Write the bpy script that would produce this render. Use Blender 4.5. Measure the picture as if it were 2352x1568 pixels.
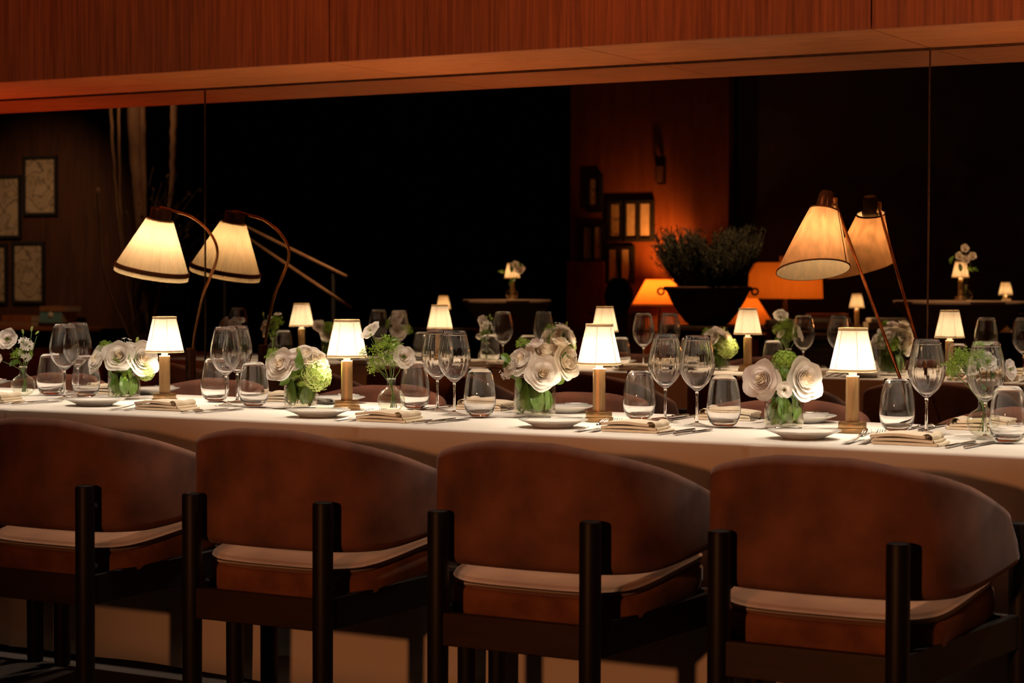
import bpy, bmesh, math, random
from mathutils import Vector, Matrix, Euler
R = math.radians
PI = math.pi
S = bpy.context.scene
COL = S.collection
for _o in list(bpy.data.objects):
    bpy.data.objects.remove(_o)

# ------------------------------------------------------------------ camera
YAW, PITCH, ROLL = 0.5223, 0.0313, 0.0032
cy_, sy_, cp_, sp_ = math.cos(YAW), math.sin(YAW), math.cos(PITCH), math.sin(PITCH)
FW = Vector((-sy_*cp_, cy_*cp_, -sp_)); RT = Vector((cy_, sy_, 0)); UP = RT.cross(FW)
r2 = RT*math.cos(ROLL)+UP*math.sin(ROLL); u2 = UP*math.cos(ROLL)-RT*math.sin(ROLL)
CAM = Vector((0, -6.646, 1.154))
cd = bpy.data.cameras.new('camera'); cam = bpy.data.objects.new('camera', cd); COL.objects.link(cam)
cam.matrix_world = Matrix(((r2.x, u2.x, -FW.x, CAM.x), (r2.y, u2.y, -FW.y, CAM.y), (r2.z, u2.z, -FW.z, CAM.z), (0, 0, 0, 1)))
cd.sensor_width = 36; cd.lens = 4648.7/2352*36; cd.clip_end = 60; cd.clip_start = .05
cd.dof.use_dof = True; cd.dof.focus_distance = 5.9; cd.dof.aperture_fstop = 6.0
S.camera = cam
# ------------------------------------------------------------------ world and exposure
w = bpy.data.worlds.new('night'); S.world = w; w.use_nodes = True
w.node_tree.nodes['Background'].inputs[0].default_value = (1.0, .66, .52, 1)
w.node_tree.nodes['Background'].inputs[1].default_value = .013
S.view_settings.view_transform = 'Standard'; S.view_settings.look = 'None'
S.view_settings.exposure = 0.0; S.view_settings.gamma = 1.0; S.view_settings.use_curve_mapping = False
cyc = S.cycles
cyc.max_bounces = 14; cyc.diffuse_bounces = 3; cyc.glossy_bounces = 6; cyc.transmission_bounces = 8
cyc.transparent_max_bounces = 40; cyc.caustics_reflective = False; cyc.caustics_refractive = False
cyc.sample_clamp_indirect = 25.0; cyc.sample_clamp_direct = 0
cyc.use_denoising = True
cyc.use_light_tree = True

# ------------------------------------------------------------------ room lights (ceiling spots and added fills, out of view)
WARM = (1.0, .62, .33); ORANGE = (1.0, .36, .10); LAMPC = (1.0, .77, .52)
def spot(name, loc, aim, power, size, color, radius=.04, blend=.5):
    l = bpy.data.lights.new(name, 'SPOT'); l.energy = power; l.spot_size = R(size); l.spot_blend = blend
    l.color = color; l.shadow_soft_size = radius
    o = bpy.data.objects.new(name, l); COL.objects.link(o); o.location = loc
    o.rotation_euler = (Vector(aim)-Vector(loc)).to_track_quat('-Z', 'Y').to_euler()
    return o
def bulb(name, loc, power, color, radius=.02):
    l = bpy.data.lights.new(name, 'POINT'); l.energy = power; l.color = color; l.shadow_soft_size = radius
    o = bpy.data.objects.new(name, l); COL.objects.link(o); o.location = loc
    return o
# downlights in the ceiling in front of the fascia, over the long table
for x in (-5.1, -4.0, -2.9, -1.8, -.7):
    spot('unseen_overhead_spot', (x, -1.97, 3.3), (x-.1, -1.62, .75), 130, 56, (1.0, .81, .62), .05, .6)
# warm lamps of the room on the camera's side, straight behind the near chairs
spot('room_light', (-1.9, -8.9, 1.60), (-2.10, -2.05, .50), 330, 40, (1, .33, .11), .10, .8)
# added spots, no real fittings, that brighten the veneered fascia
for x, e in ((-6.6, 14), (-5.2, 40), (-3.8, 62), (-2.4, 62), (-1.0, 50)):
    spot('fascia_fill', (x, -2.3, 3.35), (x, -.59, 2.15), e, 62, (1, .27, .08), .06, .9)
# added spots hidden behind the table to brighten the underside of the fascia
for x, e, g in ((-7.0, 60, .16), (-6.2, 60, .18), (-4.55, 62, .40), (-3.55, 62, .40), (-1.55, 62, .40), (-.8, 60, .4)):
    spot('soffit_fill', (x, -.30, .20), (x, -.28, 1.9), e, 76, (1, g, g*.32), .04, .9)

# ------------------------------------------------------------------ materials
def mat(name):
    m = bpy.data.materials.new(name); m.use_nodes = True
    nt = m.node_tree; return m, nt, nt.nodes['Principled BSDF'], nt.nodes['Material Output']
def N(nt, t, **kw):
    n = nt.nodes.new(t)
    for k, v in kw.items():
        if k in ('operation', 'blend_type', 'wave_type', 'bands_direction', 'data_type', 'noise_dimensions', 'feature'): setattr(n, k, v)
        else: n.inputs[k].default_value = v
    return n
def ramp(nt, src, stops):
    r = nt.nodes.new('ShaderNodeValToRGB'); e = r.color_ramp.elements
    while len(e) < len(stops): e.new(.5)
    for i, (p, c) in enumerate(stops):
        e[i].position = p; e[i].color = (*c, 1)
    nt.links.new(src, r.inputs[0]); return r
def noise_on(nt, scale, stretch=(1, 1, 1), detail=4, rough=.55):
    tc = nt.nodes.new('ShaderNodeTexCoord'); mp = nt.nodes.new('ShaderNodeMapping'); mp.inputs['Scale'].default_value = stretch
    nz = nt.nodes.new('ShaderNodeTexNoise'); nz.inputs['Scale'].default_value = scale; nz.inputs['Detail'].default_value = detail
    nz.inputs['Roughness'].default_value = rough
    nt.links.new(tc.outputs['Object'], mp.inputs[0]); nt.links.new(mp.outputs[0], nz.inputs[0]); return nz
def bump(nt, b, src, strength, dist=.002):
    bp = nt.nodes.new('ShaderNodeBump'); bp.inputs['Strength'].default_value = strength; bp.inputs['Distance'].default_value = dist
    nt.links.new(src, bp.inputs['Height']); nt.links.new(bp.outputs[0], b.inputs['Normal'])
def simple(name, col, rough=.5, metal=0, c2=None, scale=20, stretch=(1, 1, 1), bumpv=0, bd=.001, sheen=0, spec=.5, lo=.35, hi=.65, detail=4):
    m, nt, b, out = mat(name)
    b.inputs['Roughness'].default_value = rough; b.inputs['Metallic'].default_value = metal
    b.inputs['Specular IOR Level'].default_value = spec
    if sheen: b.inputs['Sheen Weight'].default_value = sheen; b.inputs['Sheen Roughness'].default_value = .4
    nz = noise_on(nt, scale, stretch, detail)
    r = ramp(nt, nz.outputs[0], [(lo, col), (hi, c2 or tuple(c*.85 for c in col))])
    nt.links.new(r.outputs[0], b.inputs['Base Color'])
    if bumpv: bump(nt, b, nz.outputs[0], bumpv, bd)
    return m
M = {}
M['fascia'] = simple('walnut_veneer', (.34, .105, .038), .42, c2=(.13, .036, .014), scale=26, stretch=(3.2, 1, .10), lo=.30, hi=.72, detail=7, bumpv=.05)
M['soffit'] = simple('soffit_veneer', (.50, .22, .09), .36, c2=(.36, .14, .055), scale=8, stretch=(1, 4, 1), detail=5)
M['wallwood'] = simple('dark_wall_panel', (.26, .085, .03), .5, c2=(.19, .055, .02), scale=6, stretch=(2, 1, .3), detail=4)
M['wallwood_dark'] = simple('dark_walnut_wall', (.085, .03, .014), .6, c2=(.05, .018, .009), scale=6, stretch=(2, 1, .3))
M['black'] = simple('black_matte', (.010, .008, .009), .8)
M['void'] = simple('unlit_dark', (.075, .060, .070), .95)  # dark tone put in for the room's unlit depth; plain walls, no drape
M['floor'] = simple('dark_carpet', (.050, .034, .026), .95, c2=(.02, .014, .011), scale=160, bumpv=.5, bd=.004)
M['darkwood'] = simple('black_stained_oak', (.010, .007, .006), .5, c2=(.008, .006, .005), scale=30, stretch=(1, 1, .15), bumpv=.08, spec=.3)
M['darkwood_x'] = simple('black_stained_oak_rail', (.045, .020, .012), .5, c2=(.024, .011, .007), scale=30, stretch=(.15, 1, 1), bumpv=.08)
M['velvet'] = simple('rust_velvet', (.32, .132, .078), .85, c2=(.12, .055, .040), scale=7, detail=5, sheen=.12, lo=.3, hi=.7)
M['velvet_base_lit'] = simple('rust_velvet_boxing_lit', (.34, .125, .048), .85, c2=(.17, .060, .026), scale=9, detail=5, sheen=.25)  # same velvet made lighter: front light on the seat side put into the colour
M['velvet_top'] = simple('rust_velvet_seat', (.36, .16, .07), .85, c2=(.25, .10, .042), scale=9, detail=5, sheen=.6, lo=.3, hi=.7)
M['brass'] = simple('aged_brass', (.50, .31, .15), .40, .75, c2=(.36, .215, .10), scale=12, stretch=(1, 1, .2))
M['darkbrass'] = simple('dark_brass', (.46, .23, .10), .30, .85, c2=(.25, .11, .05), scale=25)
M['bronze'] = simple('blackened_bronze', (.10, .055, .030), .35, .6, c2=(.05, .028, .016), scale=40)
M['steel'] = simple('polished_cutlery', (.62, .58, .53), .16, 1.0, c2=(.5, .46, .42), scale=10)
M['ceramic'] = simple('white_ceramic', (.78, .75, .70), .16, c2=(.74, .71, .66), scale=5)
M['napkin'] = simple('cream_linen_warmed', (.92, .79, .60), .85, c2=(.87, .73, .53), scale=350, bumpv=.4, bd=.0006)  # cream, with the warm light from the front mixed into the colour
M['paper'] = simple('cream_paper', (.62, .54, .44), .9, c2=(.5, .42, .33), scale=14)
M['leaf'] = simple('leaf', (.13, .25, .03), .42, c2=(.06, .13, .018), scale=30)
M['leaf_bright'] = simple('fresh_leaf', (.30, .45, .06), .45, c2=(.16, .30, .035), scale=40)
M['stem'] = simple('green_stem', (.16, .25, .05), .5, c2=(.09, .16, .03), scale=30)
M['urn'] = simple('urn_stone', (.12, .06, .04), .8, c2=(.07, .035, .022), scale=12)
M['bush'] = simple('conifer', (.085, .085, .050), .8, c2=(.018, .022, .012), scale=12)
M['bark'] = simple('pale_bark', (.46, .26, .15), .8, c2=(.20, .10, .06), scale=5, stretch=(1, 1, .3))
M['twig'] = simple('dry_twig', (.075, .038, .022), .8)
M['book_teal'] = simple('book_cover_teal', (.12, .24, .26), .6, c2=(.10, .20, .22))
M['book_brown'] = simple('book_cover_brown', (.24, .11, .05), .7)
M['book_orange'] = simple('book_cover_orange', (.45, .10, .02), .6)
M['cocktailcloth'] = simple('stretch_cloth', (.34, .23, .17), .8, c2=(.28, .19, .14), scale=8)
M['handrail'] = simple('handrail_metal', (.50, .30, .17), .5, .25, c2=(.4, .22, .12), scale=10)

def petalmat(name, c1, c2, trans=.35):
    m, nt, b, out = mat(name)
    nz = noise_on(nt, 60)
    r = ramp(nt, nz.outputs[0], [(.3, c1), (.7, c2)])
    d = N(nt, 'ShaderNodeBsdfDiffuse'); t = N(nt, 'ShaderNodeBsdfTranslucent'); mx = N(nt, 'ShaderNodeMixShader', Fac=trans)
    nt.links.new(r.outputs[0], d.inputs[0]); nt.links.new(r.outputs[0], t.inputs[0])
    nt.links.new(d.outputs[0], mx.inputs[1]); nt.links.new(t.outputs[0], mx.inputs[2]); nt.links.new(mx.outputs[0], out.inputs[0])
    return m
M['petal'] = petalmat('white_petal', (.95, .91, .86), (.91, .86, .79), .45)
M['petal_cream'] = petalmat('cream_petal', (.94, .87, .73), (.90, .81, .66), .45)
M['petal_pink'] = petalmat('blush_white_petal', (.93, .87, .83), (.89, .81, .77), .45)
M['heart'] = petalmat('rose_heart_lightened', (.97, .89, .76), (.95, .84, .68), .62)  # petal colour lightened to offset shade gathering between the inner petals
M['green_floret'] = petalmat('green_floret', (.42, .58, .12), (.26, .42, .07))
M['pale_floret'] = petalmat('pale_green_floret', (.66, .74, .30), (.50, .62, .18))

def shade_mat(name, col, trans, weave=0, inner=None):
    """cloth of a lamp shade: light passes through it from the bulb inside"""
    m, nt, b, out = mat(name)
    d = N(nt, 'ShaderNodeBsdfDiffuse'); t = N(nt, 'ShaderNodeBsdfTranslucent'); mx = N(nt, 'ShaderNodeMixShader', Fac=trans)
    nz = noise_on(nt, weave or 40, (1, 1, .12) if not weave else (1, 1, .4), 7)
    r = ramp(nt, nz.outputs[0], [(.36 if weave else .25, tuple(c*(.62 if weave else .88) for c in col)), (.60, col)])
    if inner: d.inputs[0].default_value = (*inner, 1)   # pale lining
    else: nt.links.new(r.outputs[0], d.inputs[0])
    nt.links.new(r.outputs[0], t.inputs[0])
    nt.links.new(d.outputs[0], mx.inputs[1]); nt.links.new(t.outputs[0], mx.inputs[2]); nt.links.new(mx.outputs[0], out.inputs[0])
    return m
M['shade'] = shade_mat('pleated_ivory_shade', (.86, .76, .60), .13)
M['shade_trim'] = shade_mat('shade_trim', (.68, .50, .30), .10)
M['shade_big'] = shade_mat('pleated_cream_shade', (.88, .70, .45), .42)
M['shade_linen'] = shade_mat('linen_shade', (.84, .44, .19), .42, weave=55, inner=(.92, .76, .50))
M['shade_orange'] = shade_mat('orange_shade', (.90, .34, .055), .5)
M['shade_braid'] = simple('brown_braid', (.16, .075, .035), .8)

def thin_glass(name, tint=(1, 1, 1), base=.05, edge=.75, rough=0.0):
    """thin blown glass: passes light straight through, reflects more towards grazing angles"""
    m, nt, b, out = mat(name)
    lw = nt.nodes.new('ShaderNodeLayerWeight'); lw.inputs[0].default_value = .5
    p = N(nt, 'ShaderNodeMath', operation='POWER'); nt.links.new(lw.outputs['Facing'], p.inputs[0]); p.inputs[1].default_value = 3.2
    ml = N(nt, 'ShaderNodeMath', operation='MULTIPLY_ADD'); nt.links.new(p.outputs[0], ml.inputs[0]); ml.inputs[1].default_value = edge; ml.inputs[2].default_value = base
    t = N(nt, 'ShaderNodeBsdfTransparent'); t.inputs[0].default_value = (*tint, 1)
    g = N(nt, 'ShaderNodeBsdfGlossy'); g.inputs['Roughness'].default_value = rough; g.inputs[0].default_value = (1, .97, .93, 1)
    mx = nt.nodes.new('ShaderNodeMixShader')
    nt.links.new(ml.outputs[0], mx.inputs[0]); nt.links.new(t.outputs[0], mx.inputs[1]); nt.links.new(g.outputs[0], mx.inputs[2]); nt.links.new(mx.outputs[0], out.inputs[0])
    return m
M['glass'] = thin_glass('clear_thin_glass', (.96, .95, .93), .05, .9, .02)
M['footglass'] = thin_glass('thick_foot_glass', (.88, .87, .84), .16, .8, .03)
M['vaseglass'] = thin_glass('vase_glass', (.97, .97, .95), .04, .7, .02)
M['water'] = thin_glass('water', (.93, .95, .90), .03, .5, .02)
def solid_glass(name):
    m, nt, b, out = mat(name)
    g = N(nt, 'ShaderNodeBsdfGlass', IOR=1.45, Roughness=0.0); nt.links.new(g.outputs[0], out.inputs[0]); return m
M['solidglass'] = solid_glass('solid_glass')
def mirror_mat():
    m, nt, b, out = mat('bronze_tinted_mirror')
    b.inputs['Metallic'].default_value = 1; b.inputs['Roughness'].default_value = 0.0
    b.inputs['Base Color'].default_value = (.60, .52, .43, 1); return m
M['mirror'] = mirror_mat()
def cloth_mat():
    m, nt, b, out = mat('white_tablecloth')
    b.inputs['Roughness'].default_value = .9; b.inputs['Specular IOR Level'].default_value = .2
    nz = noise_on(nt, 500, (1, 1, 1), 2); nz2 = noise_on(nt, 2.2, (1, 1, 1), 3)
    r = ramp(nt, nz2.outputs[0], [(.3, (.80, .74, .66)), (.7, (.86, .80, .72))]); nt.links.new(r.outputs[0], b.inputs['Base Color'])
    bump(nt, b, nz.outputs[0], .25, .0006); return m
M['cloth'] = cloth_mat()
def drawing_mat():
    m, nt, b, out = mat('ink_drawing_on_paper')
    nz = noise_on(nt, 5, (1, 1, 1), 3, .4)
    r = ramp(nt, nz.outputs[0], [(.44, (.42, .33, .24)), (.475, (.12, .09, .07)), (.50, (.40, .31, .22)), (.60, (.36, .28, .20)), (.62, (.20, .15, .11)), (.66, (.44, .34, .24))])
    nt.links.new(r.outputs[0], b.inputs['Base Color']); b.inputs['Roughness'].default_value = .8; return m
M['drawing'] = drawing_mat()

# ------------------------------------------------------------------ mesh helpers
def obj(name, bm, m, parent=None, smooth=True, loc=None, angle=None):
    me = bpy.data.meshes.new(name); bm.normal_update(); bm.to_mesh(me); bm.free()
    if isinstance(m, (list, tuple)):
        for q in m: me.materials.append(q)
    else: me.materials.append(m)
    if smooth:
        for p in me.polygons: p.use_smooth = True
        if angle is not None:
            try: me.set_sharp_from_angle(angle=R(angle))
            except Exception: pass
    o = bpy.data.objects.new(name, me); COL.objects.link(o)
    if parent: o.parent = parent
    if loc: o.location = loc
    return o
def empty(name, label, cat, loc=(0, 0, 0), rz=0, group=None):
    o = bpy.data.objects.new(name, None); COL.objects.link(o); o.location = loc; o.rotation_euler = (0, 0, rz)
    o.empty_display_size = .05
    tag(o, label, cat, group); return o
def tag(o, label=None, cat=None, group=None, kind=None):
    if label: o['label'] = label
    if cat: o['category'] = cat
    if group: o['group'] = group
    if kind: o['kind'] = kind
    return o
def struct(name, bm, m, label=None, smooth=False):
    o = obj(name, bm, m, smooth=smooth); o['kind'] = 'structure'
    if label: o['label'] = label
    return o
def copy_tree(o, parent=None):
    c = o.copy(); COL.objects.link(c); c.parent = parent
    for ch in list(o.children): copy_tree(ch, c)
    return c
def place(proto, first, loc, rz, label, group=None):
    o = proto if first else copy_tree(proto)
    o.location = loc; o.rotation_euler = (0, 0, rz); o['label'] = label
    if group: o['group'] = group
    return o
def box(bm, x0, x1, y0, y1, z0, z1, bev=0, mtx=None, mi=0):
    vs = [bm.verts.new((x, y, z)) for x in (x0, x1) for y in (y0, y1) for z in (z0, z1)]
    fs = [bm.faces.new([vs[i] for i in f]) for f in ((0, 1, 3, 2), (4, 6, 7, 5), (0, 4, 5, 1), (2, 3, 7, 6), (0, 2, 6, 4), (1, 5, 7, 3))]
    for f in fs: f.material_index = mi
    geo = list(vs)
    if bev:
        es = list({e for f in fs for e in f.edges})
        r = bmesh.ops.bevel(bm, geom=es, offset=bev, segments=3, profile=.5, affect='EDGES')
        geo = list({v for f in r['faces'] for v in f.verts} | {v for v in vs if v.is_valid})
        for f in r['faces']: f.material_index = mi
    if mtx is not None:
        for v in geo: v.co = mtx @ v.co
    return bm
def lathe(bm, prof, seg=32, cx=0, cy=0, ribs=0, amp=0, mtx=None, closed=False, mi=0, arc=None):
    """prof: list of (r, z) from bottom to top"""
    rings = []
    for (r, z) in prof:
        ring = []
        for i in range(seg):
            a = 2*PI*i/seg
            rr = r*(1+amp*math.cos(ribs*a)) if ribs else r
            p = Vector((cx+rr*math.cos(a), cy+rr*math.sin(a), z))
            if mtx is not None: p = mtx @ p
            ring.append(bm.verts.new(p))
        rings.append(ring)
    for a, b in zip(rings, rings[1:]):
        for i in range(seg):
            f = bm.faces.new((a[i], a[(i+1) % seg], b[(i+1) % seg], b[i])); f.material_index = mi
    if closed:
        f = bm.faces.new(list(reversed(rings[0]))); f.material_index = mi
        f = bm.faces.new(rings[-1]); f.material_index = mi
    return rings
def tube(bm, pts, rad, seg=10, mi=0, caps=True):
    pts = [Vector(p) for p in pts]
    n = len(pts); rs = rad if isinstance(rad, (list, tuple)) else [rad]*n
    rings = []; ref = None
    for i, p in enumerate(pts):
        t = (pts[min(i+1, n-1)]-pts[max(i-1, 0)]).normalized()
        if ref is None:
            ref = Vector((1, 0, 0)) if abs(t.x) < .8 else Vector((0, 1, 0))
        ref = (ref-t*ref.dot(t)).normalized(); b = t.cross(ref)
        rings.append([bm.verts.new(p+(ref*math.cos(2*PI*k/seg)+b*math.sin(2*PI*k/seg))*rs[i]) for k in range(seg)])
    for a, b in zip(rings, rings[1:]):
        for k in range(seg):
            f = bm.faces.new((a[k], a[(k+1) % seg], b[(k+1) % seg], b[k])); f.material_index = mi
    if caps:
        bm.faces.new(list(reversed(rings[0]))).material_index = mi; bm.faces.new(rings[-1]).material_index = mi
def smooth_path(pts, n=8):
    """Catmull-Rom through points"""
    P = [Vector(p) for p in pts]; P = [P[0]*2-P[1]]+P+[P[-1]*2-P[-2]]; out = []
    for i in range(1, len(P)-2):
        for k in range(n):
            t = k/n; a, b, c, d = P[i-1], P[i], P[i+1], P[i+2]
            out.append(.5*((2*b)+(c-a)*t+(2*a-5*b+4*c-d)*t*t+(3*b-a-3*c+d)*t**3))
    out.append(P[-2]); return out
def grid(bm, nu, nv, fn, mi=0, flip=False):
    vs = [[bm.verts.new(fn(i/(nu-1), j/(nv-1))) for j in range(nv)] for i in range(nu)]
    for i in range(nu-1):
        for j in range(nv-1):
            q = (vs[i][j], vs[i+1][j], vs[i+1][j+1], vs[i][j+1])
            try:
                f = bm.faces.new(q[::-1] if flip else q); f.material_index = mi
            except ValueError: pass
    return vs
def BM(): return bmesh.new()
def look(d):
    """rotation that turns +z to direction d"""
    return Vector(d).normalized().to_track_quat('Z', 'Y').to_matrix().to_4x4()

# ------------------------------------------------------------------ the room
b = BM(); box(b, -22, 5, -20, .2, -.1, 0); struct('floor', b, M['floor'], 'dark carpet floor')
b = BM(); box(b, -12, 4, .012, .12, 0, 4.2); struct('wall_back', b, M['black'], 'dark wall behind the mirror')
# fascia above the mirror, in veneer panels, and its lit underside
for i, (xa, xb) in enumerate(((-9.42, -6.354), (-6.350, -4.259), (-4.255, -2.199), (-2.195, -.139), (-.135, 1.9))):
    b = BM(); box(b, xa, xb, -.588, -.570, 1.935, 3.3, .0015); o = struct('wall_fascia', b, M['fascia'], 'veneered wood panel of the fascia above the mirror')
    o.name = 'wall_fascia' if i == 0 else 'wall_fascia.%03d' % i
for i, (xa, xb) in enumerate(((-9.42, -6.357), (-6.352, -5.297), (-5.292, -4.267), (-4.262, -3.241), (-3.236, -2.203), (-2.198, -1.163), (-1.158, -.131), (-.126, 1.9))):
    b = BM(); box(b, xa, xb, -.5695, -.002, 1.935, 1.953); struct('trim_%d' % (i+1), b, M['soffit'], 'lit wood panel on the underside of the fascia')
b = BM(); box(b, -9.42, 1.9, -.5695, .0, 1.954, 3.3); struct('wall_fascia_core', b, M['black'])
# mirror panels with a thin dark channel on top and between them
grp = 'tall tinted mirror panels along the wall'
for xa, xb, lab in ((-8.4, -5.2975, 'tinted wall mirror panel at the far left, behind the pleated floor lamp'),
                    (-5.2925, -2.2035, 'tinted wall mirror panel in the middle, spanning between the two seams'),
                    (-2.1985, .90, 'tinted wall mirror panel at the right edge, right of the thin bright seam')):
    b = BM(); box(b, xa, xb, 0, .008, .02, 1.926)
    tag(obj('mirror_panel', b, M['mirror'], smooth=False), lab, 'mirror', grp)
b = BM(); box(b, -9.42, 1.9, -.006, .010, 1.9265, 1.9345); struct('trim_9', b, M['bronze'], 'thin dark metal channel along the top of the mirror')
for i, x in enumerate((-5.295, -2.201)):
    b = BM(); box(b, x-.0022, x+.0022, -.0035, .011, .02, 1.926); struct('trim_%d' % (10+i), b, M['bronze'], 'thin metal strip in the joint between two mirror panels')
# far side of the room, seen in the mirror
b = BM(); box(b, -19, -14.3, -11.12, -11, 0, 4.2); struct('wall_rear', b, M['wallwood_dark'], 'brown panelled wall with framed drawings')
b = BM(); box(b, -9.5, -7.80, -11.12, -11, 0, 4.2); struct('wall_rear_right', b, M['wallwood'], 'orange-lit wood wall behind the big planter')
b = BM(); box(b, -22, 5, -16.1, -16, 0, 4.2); struct('wall_far', b, M['void'])
b = BM(); box(b, -19.1, -19, -16, 0, 0, 4.2); struct('wall_left', b, M['void'])
b = BM(); box(b, -7.80, 5, -11.32, -11.2, 0, 4.2); struct('wall_rear_end', b, M['void'])
b = BM(); box(b, -9.5, -9.09, -10.98, -10.93, 0, 1.32); struct('trim_12', b, M['wallwood'])
b = BM(); box(b, -22, 5, -20, -.59, 4.2, 4.3); struct('ceiling', b, M['void'])

# ------------------------------------------------------------------ long table and its cloth
TX0, TX1, TY0, TY1 = -8.6, 1.35, -2.037, -1.181
t = empty('banquet_table', 'long banquet table under the white floor-length cloth', 'table', (-3.6, -1.609, 0))
b = BM(); box(b, TX0+3.6+.02, TX1+3.6-.02, -.415, .415, .72, .742); obj('tabletop', b, M['darkwood_x'], t, smooth=False)
for sx in (-4.8, -1.7, 1.6, 4.7):
    for sy in (-.33, .33):
        b = BM(); box(b, sx-.025, sx+.025, sy-.025, sy+.025, 0, .72); obj('leg', b, M['darkwood'], t, smooth=False)
random.seed(5)
def cloth():
    bm = BM()
    # closed cross-section from the front hem over the top to the back hem
    W = (TY1-TY0)/2; yc = (TY0+TY1)/2; sec = []
    for k in range(11): sec.append((-W-.001*(k == 0), .018+(.741-.018)*k/10, 1-k/10))
    for k in range(1, 6): a = PI/2*k/6; sec.append((-W+.009-.009*math.cos(a), .741+.009*math.sin(a), 0))
    for k in range(13): sec.append((-W+.010+(2*W-.020)*k/12, .75, 0))
    for k in range(1, 6): a = PI/2*(1-k/6); sec.append((W-.009+.009*math.cos(a), .741+.009*math.sin(a), 0))
    for k in range(11): sec.append((W, .741-(.741-.018)*k/10, k/10))
    nx = 420
    creases = (-5.39, -4.42, -3.115, -1.95, -.6)
    def fn(u, v):
        x = TX0+(TX1-TX0)*u; j = int(round(v*(len(sec)-1))); y, z, h = sec[j]
        wv = (.012*math.sin(x*3.1+.5)+.008*math.sin(x*7.3+1.2)+.004*math.sin(x*17+h*2))*h
        for c in creases:
            d = abs(x-c)
            if d < .06: wv += .010*h*(1-d/.06)
            if d < .02 and abs(y) > W-.02 and z < .745: wv += .004*(1-d/.02)
        s = -1 if y < 0 else 1
        zz = z + (.006*math.sin(x*2.3)+.004*math.sin(x*6.1) if h > .98 else 0)
        if abs(y) < W-.03+1e-4: zz += .0004*math.sin(x*9+y*11)
        return Vector((x, yc+y+s*abs(wv), zz))
    grid(bm, nx, len(sec), fn)
    return bm
c = obj('tablecloth', cloth(), M['cloth'])
tag(c, 'white floor-length cloth draped over the long banquet table', 'tablecloth')
so = c.modifiers.new('thick', 'SOLIDIFY'); so.thickness = .0015; so.offset = -1

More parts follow.
